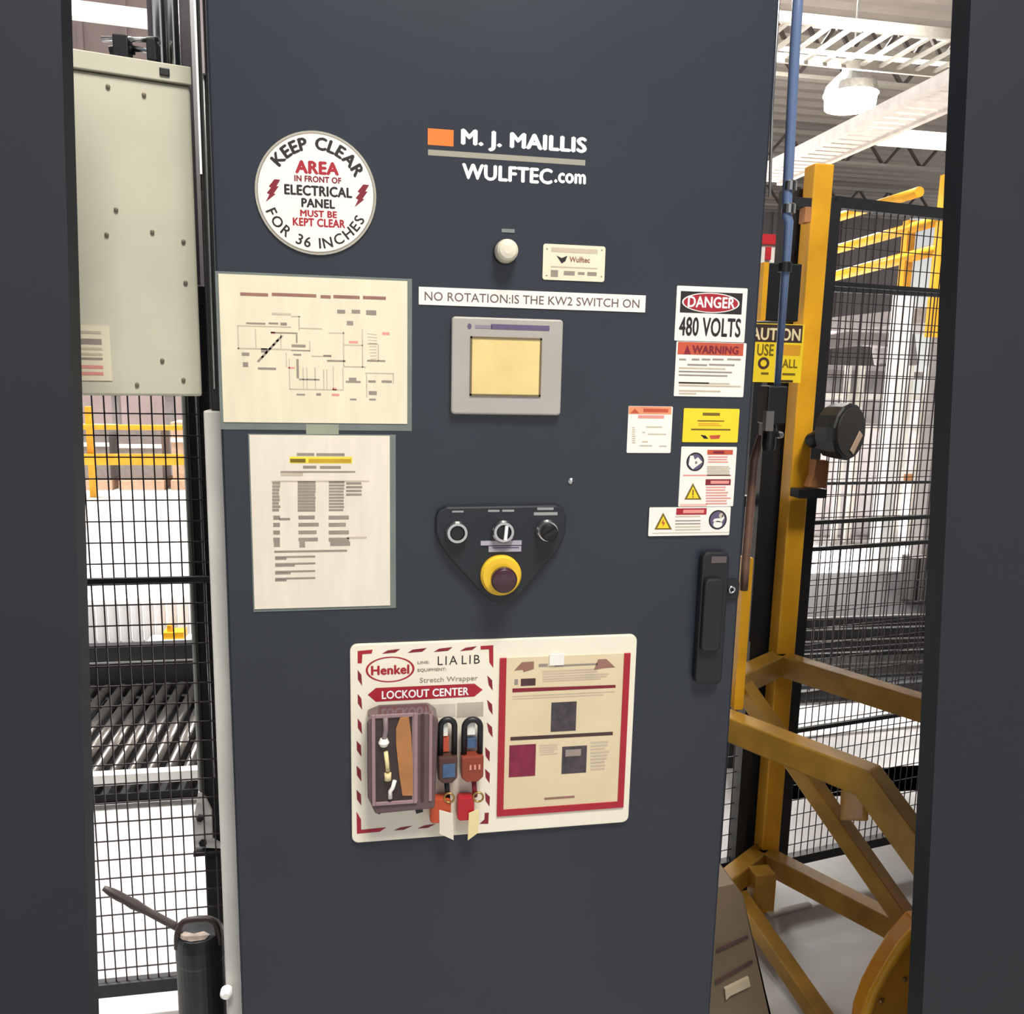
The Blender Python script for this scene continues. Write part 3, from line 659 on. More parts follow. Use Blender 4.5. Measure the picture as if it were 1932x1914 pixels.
# ------------------------------------------------------------------ the two papers
zA = Z(400, 500, 4.954); rnd = random.Random(3)
s = Sign(zA, -0.0008, 0.0012); x0, x1, z0, z1_ = frect(zA, 78, 120, 1830, 1480)
sh = thing('wiring_sheet', 'landscape diagram sheet in a clear sleeve at the left of the cabinet', 'paper', ((x0 + x1) / 2, 0, z0))
s.plate(85, 118, 1825, 1478, CREAM)
for a, b, u in ((265, 525, 262), (560, 975, 268), (1015, 1110, 284), (1135, 1380, 286), (1410, 1625, 294)): s.rect(a, u, b, u + 30, INKB)
def L(x, y, x2, y2, m=INKL): s.rect(x, y, x2, y2, m)
for q in [(240, 570, 740, 580), (240, 570, 252, 790), (240, 780, 740, 792), (405, 600, 415, 780), (820, 590, 1030, 600), (560, 450, 740, 470), (740, 478, 830, 488), (808, 480, 820, 610), (1090, 632, 1240, 642), (1225, 620, 1236, 950), (1235, 745, 1410, 755), (1400, 600, 1412, 960), (1450, 735, 1550, 745), (1550, 745, 1560, 900), (1230, 948, 1440, 958), (720, 880, 730, 1165), (730, 1160, 1230, 1170), (1040, 980, 1050, 1160), (1070, 980, 1078, 1160), (1130, 950, 1138, 1160), (1220, 960, 1230, 1165), (850, 960, 858, 1160), (885, 960, 892, 1160), (960, 960, 970, 1160), (930, 850, 1120, 860), (1430, 1010, 1700, 1018), (1690, 1018, 1700, 1110), (1440, 1020, 1450, 1240), (910, 710, 920, 810), (640, 640, 650, 780), (690, 820, 700, 960)]: L(*q)
for q in [(550, 630, 800, 642), (785, 650, 800, 730), (745, 745, 875, 770), (740, 795, 915, 806), (760, 832, 835, 848), (1040, 842, 1115, 856), (790, 880, 812, 1060), (815, 1065, 1005, 1078), (430, 960, 600, 980), (1250, 1085, 1390, 1102), (1280, 1055, 1350, 1085), (1460, 1080, 1530, 1100), (1585, 1080, 1680, 1102), (1075, 890, 1250, 906), (1450, 890, 1620, 905), (1290, 1250, 1350, 1265), (1470, 1250, 1530, 1266), (790, 1205, 870, 1220), (975, 1200, 1020, 1222), (1465, 1180, 1540, 1215), (1170, 420, 1245, 455), (1305, 420, 1385, 455), (1440, 425, 1535, 470), (1260, 525, 1320, 565), (320, 540, 500, 556), (530, 540, 620, 556), (640, 540, 700, 566), (280, 820, 350, 850), (290, 910, 340, 955), (460, 780, 520, 820)]: L(*q, INKG)
for q in [(1280, 712, 1365, 732), (1125, 1150, 1165, 1172), (710, 955, 775, 970), (1590, 630, 1660, 655), (1120, 1205, 1190, 1225), (550, 625, 590, 645)]: L(*q, PINK)
for k in range(6):
    x = 420 + 35 * k; y = 900 - 38 * k; s.pl([(x, y), (x + 16, y + 12), (x + 70, y - 42), (x + 54, y - 54)], INKG)
for k in range(9): s.pl([(1450 + 4 * k, 640 + 30 * k), (1540, 650 + 28 * k), (1540, 656 + 28 * k), (1450 + 4 * k, 646 + 30 * k)], INKL)
s.build('sheet', sh)
mb = MB(); a, b, c_, d = frect(zA, 55, 95, 1868, 1545); mb.box(a, b, -0.0008, -0.0001, c_, d, SLEEVE); mb.build('sleeve', sh)['label'] = 'clear plastic sleeve edge'
mb = MB(); a, b, c_, d = frect(zA, 880, 1490, 1185, 1600); mb.box(a, b, -0.0016, -0.0010, c_, d, TAPE); mb.build('tape', sh)
zB = Z(450, 800, 5.173)
s = Sign(zB, -0.0018, 0.0012); x0, x1, z0, z1_ = frect(zB, 130, 112, 1478, 1790, 0)
sh = thing('instruction_sheet', 'portrait sheet with a yellow highlighted heading below the diagram sheet', 'paper', ((x0 + x1) / 2, 0, z0))
s.plate(132, 112, 1478, 1790, PAPER)
s.rect(570, 284, 740, 312, INKG); s.rect(760, 286, 1035, 314, INKG); s.rect(500, 320, 1110, 385, YINK); s.rect(505, 340, 655, 376, OLIVE, 2); s.rect(685, 342, 1100, 378, mat('gold_ink', (200, 160, 40), 0.6), 2); s.rect(630, 408, 760, 436, INKG); s.rect(795, 410, 1000, 438, INKG)
s.rect(410, 460, 1140, 476, INKG); s.rect(412, 478, 630, 508, INKL); s.rect(320, 552, 1275, 566, INKL)
s.lines(330, 565, 410, 860, 9, INKG, fill=0.8, jag=0.2); s.lines(578, 560, 755, 860, 10, INKG, fill=0.85, jag=0.05); s.lines(882, 560, 1035, 860, 10, INKG, fill=0.7, jag=0.1); s.lines(1050, 570, 1210, 715, 4, INKG, fill=0.6, jag=0.1)
for y in (895, 965, 1040, 1110): s.rect(340, y, 405, y + 40, INKG); s.rect(585, y, 585 + rnd.randint(130, 235), y + 36, INKG); s.rect(880, y, 880 + rnd.randint(160, 205), y + 38, INKG)
s.rect(400, 918, 505, 940, INKG); s.rect(345, 1150, 405, 1200, INKG); s.rect(595, 1150, 650, 1205, INKG); s.rect(895, 1150, 1090, 1190, INKG); s.rect(1060, 1100, 1250, 1120, INKL)
s.rect(350, 1232, 1060, 1252, INKG)
for y in (1288, 1355, 1430, 1498): s.rect(358, y, 750, y + 18, INKG); s.rect(358, y + 18, 470 + (y % 7) * 20, y + 38, INKG)
s.build('sheet', sh)
mb = MB(); a, b, c_, d = frect(zB, 120, 100, 1535, 1815, 0); mb.box(a, b, -0.0017, -0.0009, c_, d, SLEEVE); mb.build('sleeve', sh)['label'] = 'clear plastic sleeve edge'

# ------------------------------------------------------------------ labels at the right edge of the door
zD = Z(1260, 530, 8.32)
s = Sign(zD); s.plate(118, 98, 1222, 955, VINYL, 0.002)
s.rect(190, 180, 1160, 515, INK); s.disc(215, 190, 1120, 505, VINYL, 2); s.disc(240, 205, 1095, 490, RED, 3); s.t('DANGER', 305, 255, 1045, 425, LOGOW, 4, 0.02)
s.t('480 VOLTS', 170, 585, 1140, 870, INK, 1, 0.02)
one('danger_sign', 'white danger sign about 480 volts near the right edge of cabinet', 'sign', s)
s = Sign(zD); s.plate(110, 965, 1205, 1820, VINYL, 0.002)
s.rect(150, 972, 1180, 1168, SALMON); s.pl([(245, 1150), (300, 1005), (355, 1150)], CRIM, 2); s.t('WARNING', 375, 1025, 1105, 1145, CRIM, 2, 0.03)
for a, b in ((170, 280), (370, 490), (525, 660), (695, 870), (925, 1140)): s.rect(a, 1222, b, 1250, INKG)
s.rect(300, 1308, 610, 1335, INKG); s.rect(640, 1308, 1040, 1335, INKG)
for y, b, m_ in ((1365, 900, INKL), (1420, 1000, INKG), (1475, 930, INKG), (1590, 640, INKG), (1600, 960, INKL), (1640, 1140, INKL), (1720, 820, INKL), (1760, 440, INKL)): s.rect(165, y, b, y + 24, m_)
one('warning_label', 'white warning label with faded orange band under the danger sign', 'label', s)
zR = Z(1170, 760, 7.36)
s = Sign(zR); s.plate(100, 50, 712, 698, VINYL, 0.002)
s.rect(115, 55, 708, 160, mat('light_orange_ink', (236, 150, 110), 0.55)); s.pl([(140, 145), (200, 80), (258, 145)], SALMON, 2); s.rect(318, 85, 665, 132, SALMON, 2)
s.rect(245, 175, 605, 218, PINK)
for a, y, b in ((355, 330, 580), (300, 405, 345), (380, 430, 635), (300, 535, 380), (265, 590, 440), (540, 595, 640)): s.rect(a, y, b, y + 16, INKL)
s.lines(160, 340, 215, 580, 8, INKL, fill=0.4)
one('warning_label', 'square white label with orange band left of the yellow label', 'label', s)
s = Sign(zR); s.plate(870, 82, 1640, 550, YLAB, 0.002)
s.rect(1140, 140, 1380, 180, OLIVE); s.rect(1070, 245, 1440, 262, OLIVE); s.lines(1080, 285, 1410, 335, 2, AMBER); s.rect(980, 362, 1525, 384, OLIVE)
s.pl([(1110, 445), (1180, 455), (1220, 500), (1160, 500)], INK); s.pl([(1235, 455), (1390, 448), (1370, 500), (1250, 505)], SALMON)
one('notice_label', 'yellow notice label near the right edge of the cabinet', 'label', s)
def tri(s, a, b, c, d, mark):
    s.pl([(a, d), ((a + c) / 2, b), (c, d)], OLIVE, 1); k = 0.16
    s.pl([(a + (c - a) * k, d - (d - b) * 0.08), ((a + c) / 2, b + (d - b) * 0.2), (c - (c - a) * k, d - (d - b) * 0.08)], YLAB, 2)
    mx = (a + c) / 2; h = d - b
    if mark == '!': s.rect(mx - 9, b + h * 0.40, mx + 9, b + h * 0.74, OLIVE, 3); s.rect(mx - 9, b + h * 0.79, mx + 9, b + h * 0.87, OLIVE, 3)
    else: s.pl([(mx + 5, b + h * 0.35), (mx - 28, b + h * 0.65), (mx - 2, b + h * 0.63), (mx - 8, b + h * 0.86), (mx + 28, b + h * 0.56), (mx + 2, b + h * 0.57)], SALMON, 3)
s = Sign(zR); s.plate(825, 612, 1590, 1440, VINYL, 0.002)
s.disc(915, 690, 1160, 950, INK, 1); s.disc(935, 712, 1140, 930, PURP, 2); s.pl([(945, 860), (965, 735), (1010, 735), (1030, 790), (1075, 755), (1135, 825), (1060, 880), (1000, 925)], VINYL, 3); s.disc(1030, 810, 1065, 850, INKG, 4)
s.rect(1205, 655, 1560, 722, SALMON); s.rect(1290, 672, 1440, 705, CRIM, 2)
s.lines(1215, 745, 1540, 850, 3, PINK, fill=0.5); s.lines(1200, 880, 1535, 1020, 6, INKL, fill=0.7, jag=0.1); s.rect(870, 1000, 1535, 1018, PINK)
s.rect(1180, 1062, 1530, 1145, CRIM); s.rect(1250, 1082, 1505, 1125, PINK, 2); tri(s, 885, 1115, 1125, 1345, '!')
s.lines(1185, 1165, 1535, 1430, 7, PINK, fill=0.5)
s.rect(825, 1405, 1200, 1440, mat('pale_pink_ink', (236, 190, 178), 0.6))
one('instruction_label', 'upright white label with book symbol and yellow triangle below yellow label', 'label', s)
s = Sign(zR, -0.0018); s.plate(395, 1450, 1520, 1845, VINYL, 0.002)
tri(s, 470, 1525, 715, 1760, 'z'); s.rect(775, 1465, 1195, 1555, RED); s.rect(870, 1485, 1160, 1532, PINK, 2)
for y, m_ in ((1572, INKL), (1630, INKG), (1672, INKG), (1715, INKL), (1755, INKL)): s.rect(760, y, 1110, y + 16, m_)
s.disc(1225, 1490, 1475, 1760, INK, 1); s.disc(1245, 1510, 1455, 1740, PURP, 2); s.disc(1285, 1640, 1410, 1735, VINYL, 3); s.disc(1365, 1530, 1425, 1600, INKL, 3); s.pl([(1280, 1650), (1300, 1610), (1400, 1600), (1420, 1540), (1440, 1600), (1400, 1660)], VINYL, 3)
s.rect(440, 1800, 1510, 1810, INKL)
one('shock_label', 'wide white label with lightning triangle and round symbol, lowest on the right', 'label', s)

# ------------------------------------------------------------------ control panel with buttons
zP = Z(800, 840, 6.0375)
c0 = fp(zP, 870, 1250)
cp = thing('button_panel', 'black triangular push button panel below the touch screen', 'control panel', (c0.x, 0, fp(zP, 870, 1790).z))
pts = [(130, 800), (160, 735), (250, 692), (1490, 672), (1560, 700), (1600, 790), (1592, 990), (1500, 1190), (1100, 1660), (1020, 1740), (880, 1785), (760, 1760), (660, 1680), (290, 1280), (180, 1120), (130, 990)]
q = [fp(zP, *p) for p in pts]
mb = MB(); mb.prism([(p.x, -0.014, p.z) for p in q], (0, 0.0138, 0), mat('black_panel_plate', (30, 33, 40), 0.42)); plate = mb.build('plate', cp, 0.003)
s = Sign(zP, -0.014, 0.0002); GL = mat('grey_legend', (150, 152, 150), 0.6)
s.rect(320, 748, 450, 768, GL); s.rect(730, 738, 860, 762, GL); s.rect(890, 736, 1025, 760, GL); s.rect(1290, 712, 1475, 740, GL); s.rect(1250, 765, 1520, 800, GL); s.build('legend', cp)
def ring(cx, cy, R, nm, cap, depth=0.016, r=0.0042):
    c = fp(zP, cx, cy, -0.014)
    mb = MB(); mb.lathe([(R + r, 0), (R + r, depth * 0.7), (R + r * 0.4, depth), (R - r * 0.6, depth), (R - r * 0.6, depth * 0.4)], (c.x, -0.0142, c.z), (0, -1, 0), CHROME, 32); o = mb.build(nm, cp)
    mb = MB(); mb.lathe([(R - r * 0.6, 0), (R - r * 0.6, depth * 0.75), (R - r * 1.1, depth * 0.85)], (c.x, -0.0142, c.z), (0, -1, 0), cap, 28); mb.build('cap', o)
    return o, c
ring(370, 985, 0.0148, 'push_button', BLACK)
o, c = ring(895, 975, 0.0150, 'selector_switch', BLACK)
mb = MB(); mb.bar((c.x + 0.002, -0.028, c.z - 0.013), (c.x + 0.004, -0.028, c.z + 0.011), 0.005, 0.010, LOGOW, (0, 1, 0)); mb.build('pointer', o)
o, c = ring(1390, 965, 0.0150, 'selector_switch', BLACK)
mb = MB(); mb.lathe([(0.0145, 0.010), (0.0145, 0.026), (0.012, 0.030)], (c.x, -0.0142, c.z), (0, -1, 0), BLACK, 26); mb.bar((c.x - 0.010, -0.044, c.z - 0.006), (c.x + 0.010, -0.044, c.z + 0.006), 0.006, 0.012, BLACK, (0, 1, 0)); mb.build('knob', o)
x0, x1, z0, z1_ = frect(zP, 645, 1090, 1110, 1140, -0.015); mb = MB(); mb.box(x0, x1, -0.0165, -0.0142, z0, z1_, mat('grey_legend_plate', (168, 164, 178), 0.4))
x0, x1, z0, z1_ = frect(zP, 735, 1150, 1105, 1215, -0.015); mb.box(x0, x1, -0.0165, -0.0142, z0, z1_, mat('grey_legend_plate', (168, 164, 178)))
x0, x1, z0, z1_ = frect(zP, 780, 1160, 1080, 1175, -0.015); mb.box(x0, x1, -0.0168, -0.0165, z0, z1_, PURP); mb.build('legend_plate', cp)
c = fp(zP, 870, 1475, -0.014)
es = MB(); es.lathe([(0.0345, 0.0), (0.0345, 0.008), (0.031, 0.013), (0.022, 0.014)], (c.x, -0.0142, c.z), (0, -1, 0), GOLD, 40); e = es.build('emergency_stop', cp, 0.0)
mb = MB(); mb.lathe([(0.0165, 0.012), (0.0165, 0.026), (0.0215, 0.030), (0.0215, 0.040), (0.019, 0.0445), (0.012, 0.047), (0.004, 0.048)], (c.x, -0.0142, c.z), (0, -1, 0), PLUM, 36); mb.build('button', e, 0.001)['label'] = 'dark plum mushroom button'

# ------------------------------------------------------------------ lockout board
z5 = Z(650, 1190, 6.662); z6 = Z(650, 1310, 6.6); z7 = Z(920, 1190, 6.662); z8 = Z(920, 1370, 6.662)
LX0, LX1, LZ0, LZ1 = frect(I, 662, 1205, 1192, 1567)
LX1 = at(1191, 1380, 0).x
lb = thing('lockout_board', 'white lockout board with red striped border low on the cabinet', 'board', ((LX0 + LX1) / 2, 0, LZ0))
mb = MB(); mb.prism([(p[0], -0.008, p[1]) for p in rrect(LX0, LX1, LZ0, LZ1, 0.012)], (0, 0.0078, 0), mat('ivory_board', (240, 232, 214), 0.4, var=0.02)); mb.build('panel', lb, 0.0015)
YB0 = -0.008
s = Sign(z5, YB0, 0.0002)
s.pl([(165, 258), (355, 240), (340, 290), (225, 297), (218, 412), (165, 412)], RED)
for a, b in ((470, 700), (790, 1035), (1120, 1360), (1450, 1665)):
    yy = 262 - (a - 470) * 0.034
    s.pl([(a, yy + 30), (a + 70, yy - 12), (b, yy - 32), (b - 60, yy + 15)], CRIM)
s.pl([(1710, 195), (1870, 185), (1870, 470), (1820, 400), (1815, 235), (1710, 240)], RED)
for y in (495, 795, 1105): s.pl([(165, y), (212, y + 60), (222, y + 200), (168, y + 120)], CRIM)
for y in (565, 870, 1155): s.pl([(1800 - y * 0.01, y), (1855, y + 60), (1862, y + 190), (1812, y + 120)], CRIM)
s.z = z6
for y in (580, 890, 1190): s.pl([(150, y), (205, y + 60), (210, y + 200), (155, y + 120)], CRIM)
for y in (660, 930, 1220): s.pl([(1755 - y * 0.005, y), (1810, y + 60), (1805, y + 180), (1757, y + 110)], CRIM)
s.pl([(150, 1465), (205, 1560), (208, 1690), (520, 1660), (440, 1715), (155, 1740)], RED)
for a in (610, 905): s.pl([(a, 1700 - (a - 610) * .08), (a + 90, 1660 - (a - 610) * .08), (a + 235, 1640 - (a - 610) * .08), (a + 130, 1690 - (a - 610) * .08)], CRIM)
s.pl([(1680, 1615), (1790, 1615), (1797, 1475), (1745, 1480), (1742, 1560)], CRIM)
s.build('striped_border', lb)
s = Sign(z5, YB0, 0.0002); s.disc(265, 328, 880, 650, RED, 1, hole=0.91); s.t('Henkel', 332, 440, 815, 550, RED, 1, 0.03); s.build('oval_logo', lb)
s = Sign(z5, YB0, 0.0002)
s.t('LINE:', 918, 385, 1065, 418, INKG, 1, 0.02); s.t('L1A L1B', 1172, 315, 1700, 425, INK, 1, 0.0); s.t('EQUIPMENT:', 918, 475, 1280, 518, INKG, 1, 0.02); s.t('Stretch Wrapper', 945, 580, 1675, 660, INKG, 1, 0.01); s.build('heading', lb)
s = Sign(z5, YB0, 0.0002); s.pl([(292, 808), (395, 722), (1632, 668), (1735, 745), (1632, 830), (395, 895)], RED); s.t('LOCKOUT CENTER', 468, 738, 1560, 835, LOGOW, 2, 0.02); s.build('banner', lb)
s = Sign(z5, YB0, 0.0002); s.rect(1095, 925, 1395, 1085, mat('pale_grey_print', (206, 198, 184), 0.6)); s.rect(1412, 905, 1745, 1085, mat('pale_tan_print', (190, 178, 164), 0.6)); s.build('pale_print', lb)
# framed instruction sheet on the right half
s = Sign(z7, YB0, 0.0004)
x0, x1, z0, z1_ = frect(z7, 150, 300, 1770, 1490); zb8 = fp(z8, 900, 1045).z; x0 = fp(z8, 115, 560).x; x1 = fp(z8, 1705, 560).x; x0b = x0
zt7 = fp(z7, 950, 295).z
y = YB0 - 0.0008
fr = thing('instruction_board', 'lockout procedure sheet in a red frame on the right half of the board', 'notice', ((x0 + x1) / 2, YB0, zb8))
mb = MB(); wv = 0.0115
mb.box(x0, x0 + wv, YB0 - 0.003, YB0 - 0.0001, zb8, zt7, RED); mb.box(x1 - wv, x1, YB0 - 0.003, YB0 - 0.0001, zb8, zt7, RED); mb.box(x0 + wv, x1 - wv, YB0 - 0.003, YB0 - 0.0001, zb8, zb8 + 0.012, RED)
mb.build('red_frame', fr)
mb = MB(); mb.box(x0 + wv, x1 - wv, YB0 - 0.0014, YB0 - 0.0001, zb8 + 0.012, zt7, TAN); mb.box((x0 + x1) / 2 - 0.03, (x0 + x1) / 2 - 0.004, YB0 - 0.004, YB0 - 0.0014, zt7 - 0.016, zt7 + 0.004, VINYL); mb.build('sheet', fr)
s = Sign(z7, YB0, 0.0016)
s.pl([(330, 500), (430, 395), (580, 385), (578, 480), (450, 520), (440, 490)], INKB); s.pl([(1385, 360), (1490, 355), (1600, 460), (1450, 470), (1330, 495)], INKB)
s.rect(640, 415, 755, 452, INKG); s.rect(840, 418, 1375, 440, INKG); s.lines(690, 490, 1600, 640, 5, INKL, fill=0.5, jag=0.3); s.rect(415, 600, 600, 690, DKBROWN); s.rect(335, 610, 380, 680, INKG)
s.pl([(310, 725), (1605, 680), (1605, 715), (310, 775)], CRIM); s.lines(310, 790, 1600, 860, 2, INKL, fill=0.3)
s.rect(795, 895, 1110, 1262, mat('dark_photo_print', (70, 62, 68), 0.6, var=0.35, scale=70))
s.pl([(285, 1335), (1570, 1268), (1570, 1310), (285, 1380)], DKBROWN)
s.z = z8
s.rect(268, 232, 600, 632, mat('maroon_photo_print', (128, 34, 62), 0.6, var=0.2, scale=50)); s.rect(930, 250, 1240, 590, mat('dark_photo_print', (70, 62, 68), 0.6)); s.rect(975, 290, 1170, 375, INKG, 2)
s.lines(650, 230, 880, 370, 5, INKL, fill=0.5); s.lines(1290, 190, 1530, 570, 9, INKL, fill=0.5, jag=0.3); s.rect(710, 885, 1090, 912, INKB)
s.build('printing', fr)

# clear case with kit
x0, x1, z0, z1_ = frect(z6, 285, 175, 1150, 1375, -0.03)
cs = thing('lockout_case', 'smoked plastic case holding lockout gear on the board', 'case', ((x0 + x1) / 2, -0.03, z0))
mb = MB(); mb.prism([(x0 + 0.012, -0.058, z0), (x1 - 0.005, -0.058, z0 + 0.003), (x1, -0.058, z1_ - 0.012), (x1 - 0.014, -0.058, z1_), (x0 + 0.02, -0.058, z1_), (x0, -0.058, z1_ - 0.008), (x0, -0.058, z0 + 0.03)], (0, 0.0495, 0), TRAN); mb.build('shell', cs, 0.004)
a, b, c_, d = frect(z6, 385, 270, 860, 1325, -0.058)
def framebars(mb, a, b, c_, d, w_, y0, y1, mt):
    for q in ((a, a + w_, c_, d), (b - w_, b, c_, d), (a + w_, b - w_, c_, c_ + w_), (a + w_, b - w_, d - w_, d)): mb.box(q[0], q[1], y0, y1, q[2], q[3], mt)
mb = MB(); framebars(mb, a - 0.006, b + 0.006, c_ - 0.006, d + 0.004, 0.006, -0.062, -0.058, mat('mauve_grey_lip', (150, 124, 126), 0.3)); mb.build('window_frame', cs, 0.001)
mb = MB(); mb.box(a, b, -0.0592, -0.058, c_, d, mat('dark_case_interior', (58, 46, 46), 0.3, var=0.35, scale=25)); mb.build('window', cs)
mb = MB(); qq = [(640, 420), (690, 290), (800, 270), (830, 500), (850, 900), (850, 1260), (720, 1260), (680, 1000), (640, 620)]
mb.prism([(fp(z6, *p, -0.0595).x, -0.0625, fp(z6, *p, -0.0595).z) for p in qq], (0, 0.003, 0), KRAFT); mb.build('brown_pouch', cs, 0.001)
mb = MB(); P = [fp(z6, *p, -0.0625) for p in ((510, 290), (515, 450), (490, 580), (490, 640))]; mb.tube(P, 0.0042, mat('grey_cord', (132, 116, 116), 0.5), 10)
P = [fp(z6, *p, -0.0625) for p in ((515, 720), (530, 860), (540, 960))]; mb.tube(P, 0.0036, CREAMT, 10); P = [fp(z6, *p, -0.0625) for p in ((540, 985), (540, 1070))]; mb.tube(P, 0.0058, CREAMT, 10)
P = [fp(z6, *p, -0.0625) for p in ((625, 1080), (600, 1170), (570, 1210), (570, 1300))]; mb.tube(P, 0.0035, VINYL, 10)
p = fp(z6, 490, 605, -0.0625); mb.lathe([(0.006, -0.006), (0.009, 0), (0.006, 0.007)], p, (0, 0, 1), VINYL, 14); mb.build('cable_lockout', cs)
mb = MB()
for xx in (890, 975, 1075):
    q0 = fp(z6, xx, 250, -0.060); q1 = fp(z6, xx, 1330, -0.060); mb.box(q0.x - (0.006 if xx == 890 else 0.0025), q0.x + (0.003 if xx == 890 else 0.0025), -0.0605, -0.058, q1.z, q0.z, mat('mauve_grey_lip', (150, 124, 126)) if xx != 975 else DKBROWN)
mb.build('rib', cs)
mb = MB()
for xx in (450, 920): q0 = fp(z6, xx, 1385, -0.05); q1 = fp(z6, xx + 15, 1470, -0.05); mb.bar((q0.x, -0.05, z0 + 0.004), (q1.x, -0.05, q1.z), 0.006, 0.012, BLACK)
mb.build('feet', cs)
# padlocks on the board
def padlock(name, label, cpx, top, bot, l, r, body, y, window, lab, group=None):
    X0, X1, Z0, Z1 = frect(z6, l, top, r, bot, y)
    t = thing(name, label, 'padlock', ((X0 + X1) / 2, y, Z0), group); wdt = X1 - X0; cx = (X0 + X1) / 2; zm = Z0 + (Z1 - Z0) * 0.42
    mb = MB(); rr = wdt * 0.36; pts = [(cx - rr, y, zm - 0.004)]
    for i in range(13): tt = PI - PI * i / 12; pts.append((cx + rr * math.cos(tt), y, Z1 - rr - 0.004 + rr * math.sin(tt)))
    pts.append((cx + rr, y, zm - 0.004)); mb.tube(pts, 0.0052, BLACK, 10); mb.build('shackle', t)
    mb = MB(); mb.prism([(X0, y - 0.012, zm), (X1, y - 0.012, zm), (X1, y - 0.012, Z0 + 0.008), (cx + wdt * 0.25, y - 0.012, Z0), (cx - wdt * 0.25, y - 0.012, Z0), (X0, y - 0.012, Z0 + 0.008)], (0, 0.024, 0), body); mb.build('body', t, 0.003)
    lab(t, X0, X1, Z0, zm, y)
    mb = MB(); a_, b_, c2, d2 = window; q0, q1, q2, q3 = frect(z6, a_, b_, c2, d2, y + 0.004); mb.box(q0, q1, y + 0.003, y + 0.008, q2, q3, VINYL)
    return t, mb
def lab1(t, X0, X1, Z0, zm, y):
    mb = MB(); h = zm - Z0; mb.box(X0 + 0.008, X1 - 0.004, y - 0.0135, y - 0.0121, Z0 + 0.012, zm - 0.012, BLUEL); mb.build('blue_label', t)['label'] = 'dark blue printed label'
def lab2(t, X0, X1, Z0, zm, y):
    mb = MB()
    for k in (0.4, 0.6, 0.8): mb.box(X0 + (X1 - X0) * k - 0.0015, X0 + (X1 - X0) * k + 0.0015, y - 0.0135, y - 0.0121, Z0 + (zm - Z0) * 0.5, Z0 + (zm - Z0) * 0.68, PINK)
    mb.build('specks', t)
t, mb = padlock('padlock', 'black shackled padlock with a blue label right of the case', 0, 290, 1075, 1160, 1400, mat('dark_brown_body', (78, 52, 46), 0.4), -0.028, (1190, 370, 1285, 520), lab1); 
q0, q1, q2, q3 = frect(z6, 1180, 550, 1300, 720, -0.024); mb.box(q0, q1, -0.024, -0.014, q2, q3, SALMON); mb.build('hang_card', t)['label'] = 'white and orange card inside the shackle'
t, mb = padlock('padlock', 'reddish brown padlock at the right of the blue labelled one', 0, 290, 1060, 1450, 1725, BRED, -0.028, (1530, 370, 1625, 505), lab2); 
q0, q1, q2, q3 = frect(z6, 1530, 560, 1645, 670, -0.024); mb.box(q0, q1, -0.024, -0.014, q2, q3, BLUEL); mb.build('hang_card', t)['label'] = 'white and blue card inside the shackle'
# lower padlocks and tags
def hang(name, label, l, top, r, bot, body, stemx, ringc, y=-0.026):
    X0, X1, Z0, Z1 = frect(z6, l, top, r, bot, y)
    t = thing(name, label, 'padlock', ((X0 + X1) / 2, y, Z0))
    mb = MB(); mb.prism([(p[0], y - 0.008, p[1]) for p in rrect(X0, X1, Z0, Z1, 0.007)], (0, 0.02, 0), body); mb.build('body', t, 0.002)
    a = fp(z6, stemx, 1070, y); b = fp(z6, stemx + 15, top + 10, y); mb = MB(); mb.tube([(a.x, y, a.z), (b.x, y, b.z)], 0.0045, BLACK if body is ORB else CRIM, 10); mb.build('stem', t)
    c = fp(z6, *ringc, y - 0.004); mb = MB(); mb.torus((c.x, y - 0.009, c.z), (0.2, 1, 0), 0.0085, 0.0018, BRASS, 22, 8); mb.build('ring', t)
    return t
hang('padlock', 'orange padlock hanging low on the board beside the case', 1060, 1280, 1320, 1580, ORB, 1270, (1300, 1275))
hang('padlock', 'bright red padlock hanging lowest at right of the orange one', 1400, 1265, 1610, 1550, REDB, 1610, (1660, 1265))
def tagobj(label, pts, mt, y0, dy):
    P = [fp(z6, *p, -0.036) for p in pts]; mb = MB(); mid = sum(p.x for p in P) / 4
    mb.prism([(p.x, y0 + (p.x - mid) * dy, p.z) for p in P], (0, 0.0015, 0), mt); o = mb.build('hang_tag', None, 0.0); return tag(o, label, 'tag')
tagobj('white paper tag hanging off the orange padlock below the board edge', [(1180, 1450), (1345, 1475), (1355, 1800), (1185, 1745)], PAPER, -0.038, -0.25)
tagobj('cream paper tag hanging off the red padlock below the board edge', [(1545, 1470), (1670, 1440), (1668, 1730), (1530, 1805)], CREAMT, -0.038, 0.3)

# ------------------------------------------------------------------ right side: air line, sign, post, frame
YH = 0.16
a = at(1503, 0, YH); xh = a.x + 0.004
rp_ = thing('air_line', 'blue grey vertical air pipe with regulator right of the cabinet', 'pipe', (xh, YH, 1.2))
mb = MB(); mb.tube([(xh - 0.004, YH, 2.6), (xh - 0.001, YH, 2.2), (xh + 0.006, YH, 1.9), (at(1488, 420, YH).x, YH, at(1488, 420, YH).z), (at(1466, 735, YH).x, YH, at(1466, 735, YH).z)], 0.0088, BLUEH, 14, radii=[0.0095, 0.0095, 0.0095, 0.009, 0.0062]); mb.build('pipe', rp_)
for py in (352, 395, 505):
    c = at(1490 - (py - 350) * 0.06, py, YH); mb = MB(); mb.lathe([(0.013, -0.008), (0.013, 0.008), (0.011, 0.01)], (c.x, YH, c.z), (0, 0, 1), CHROME if py != 505 else BLACK, 18); mb.build('clamp', rp_)
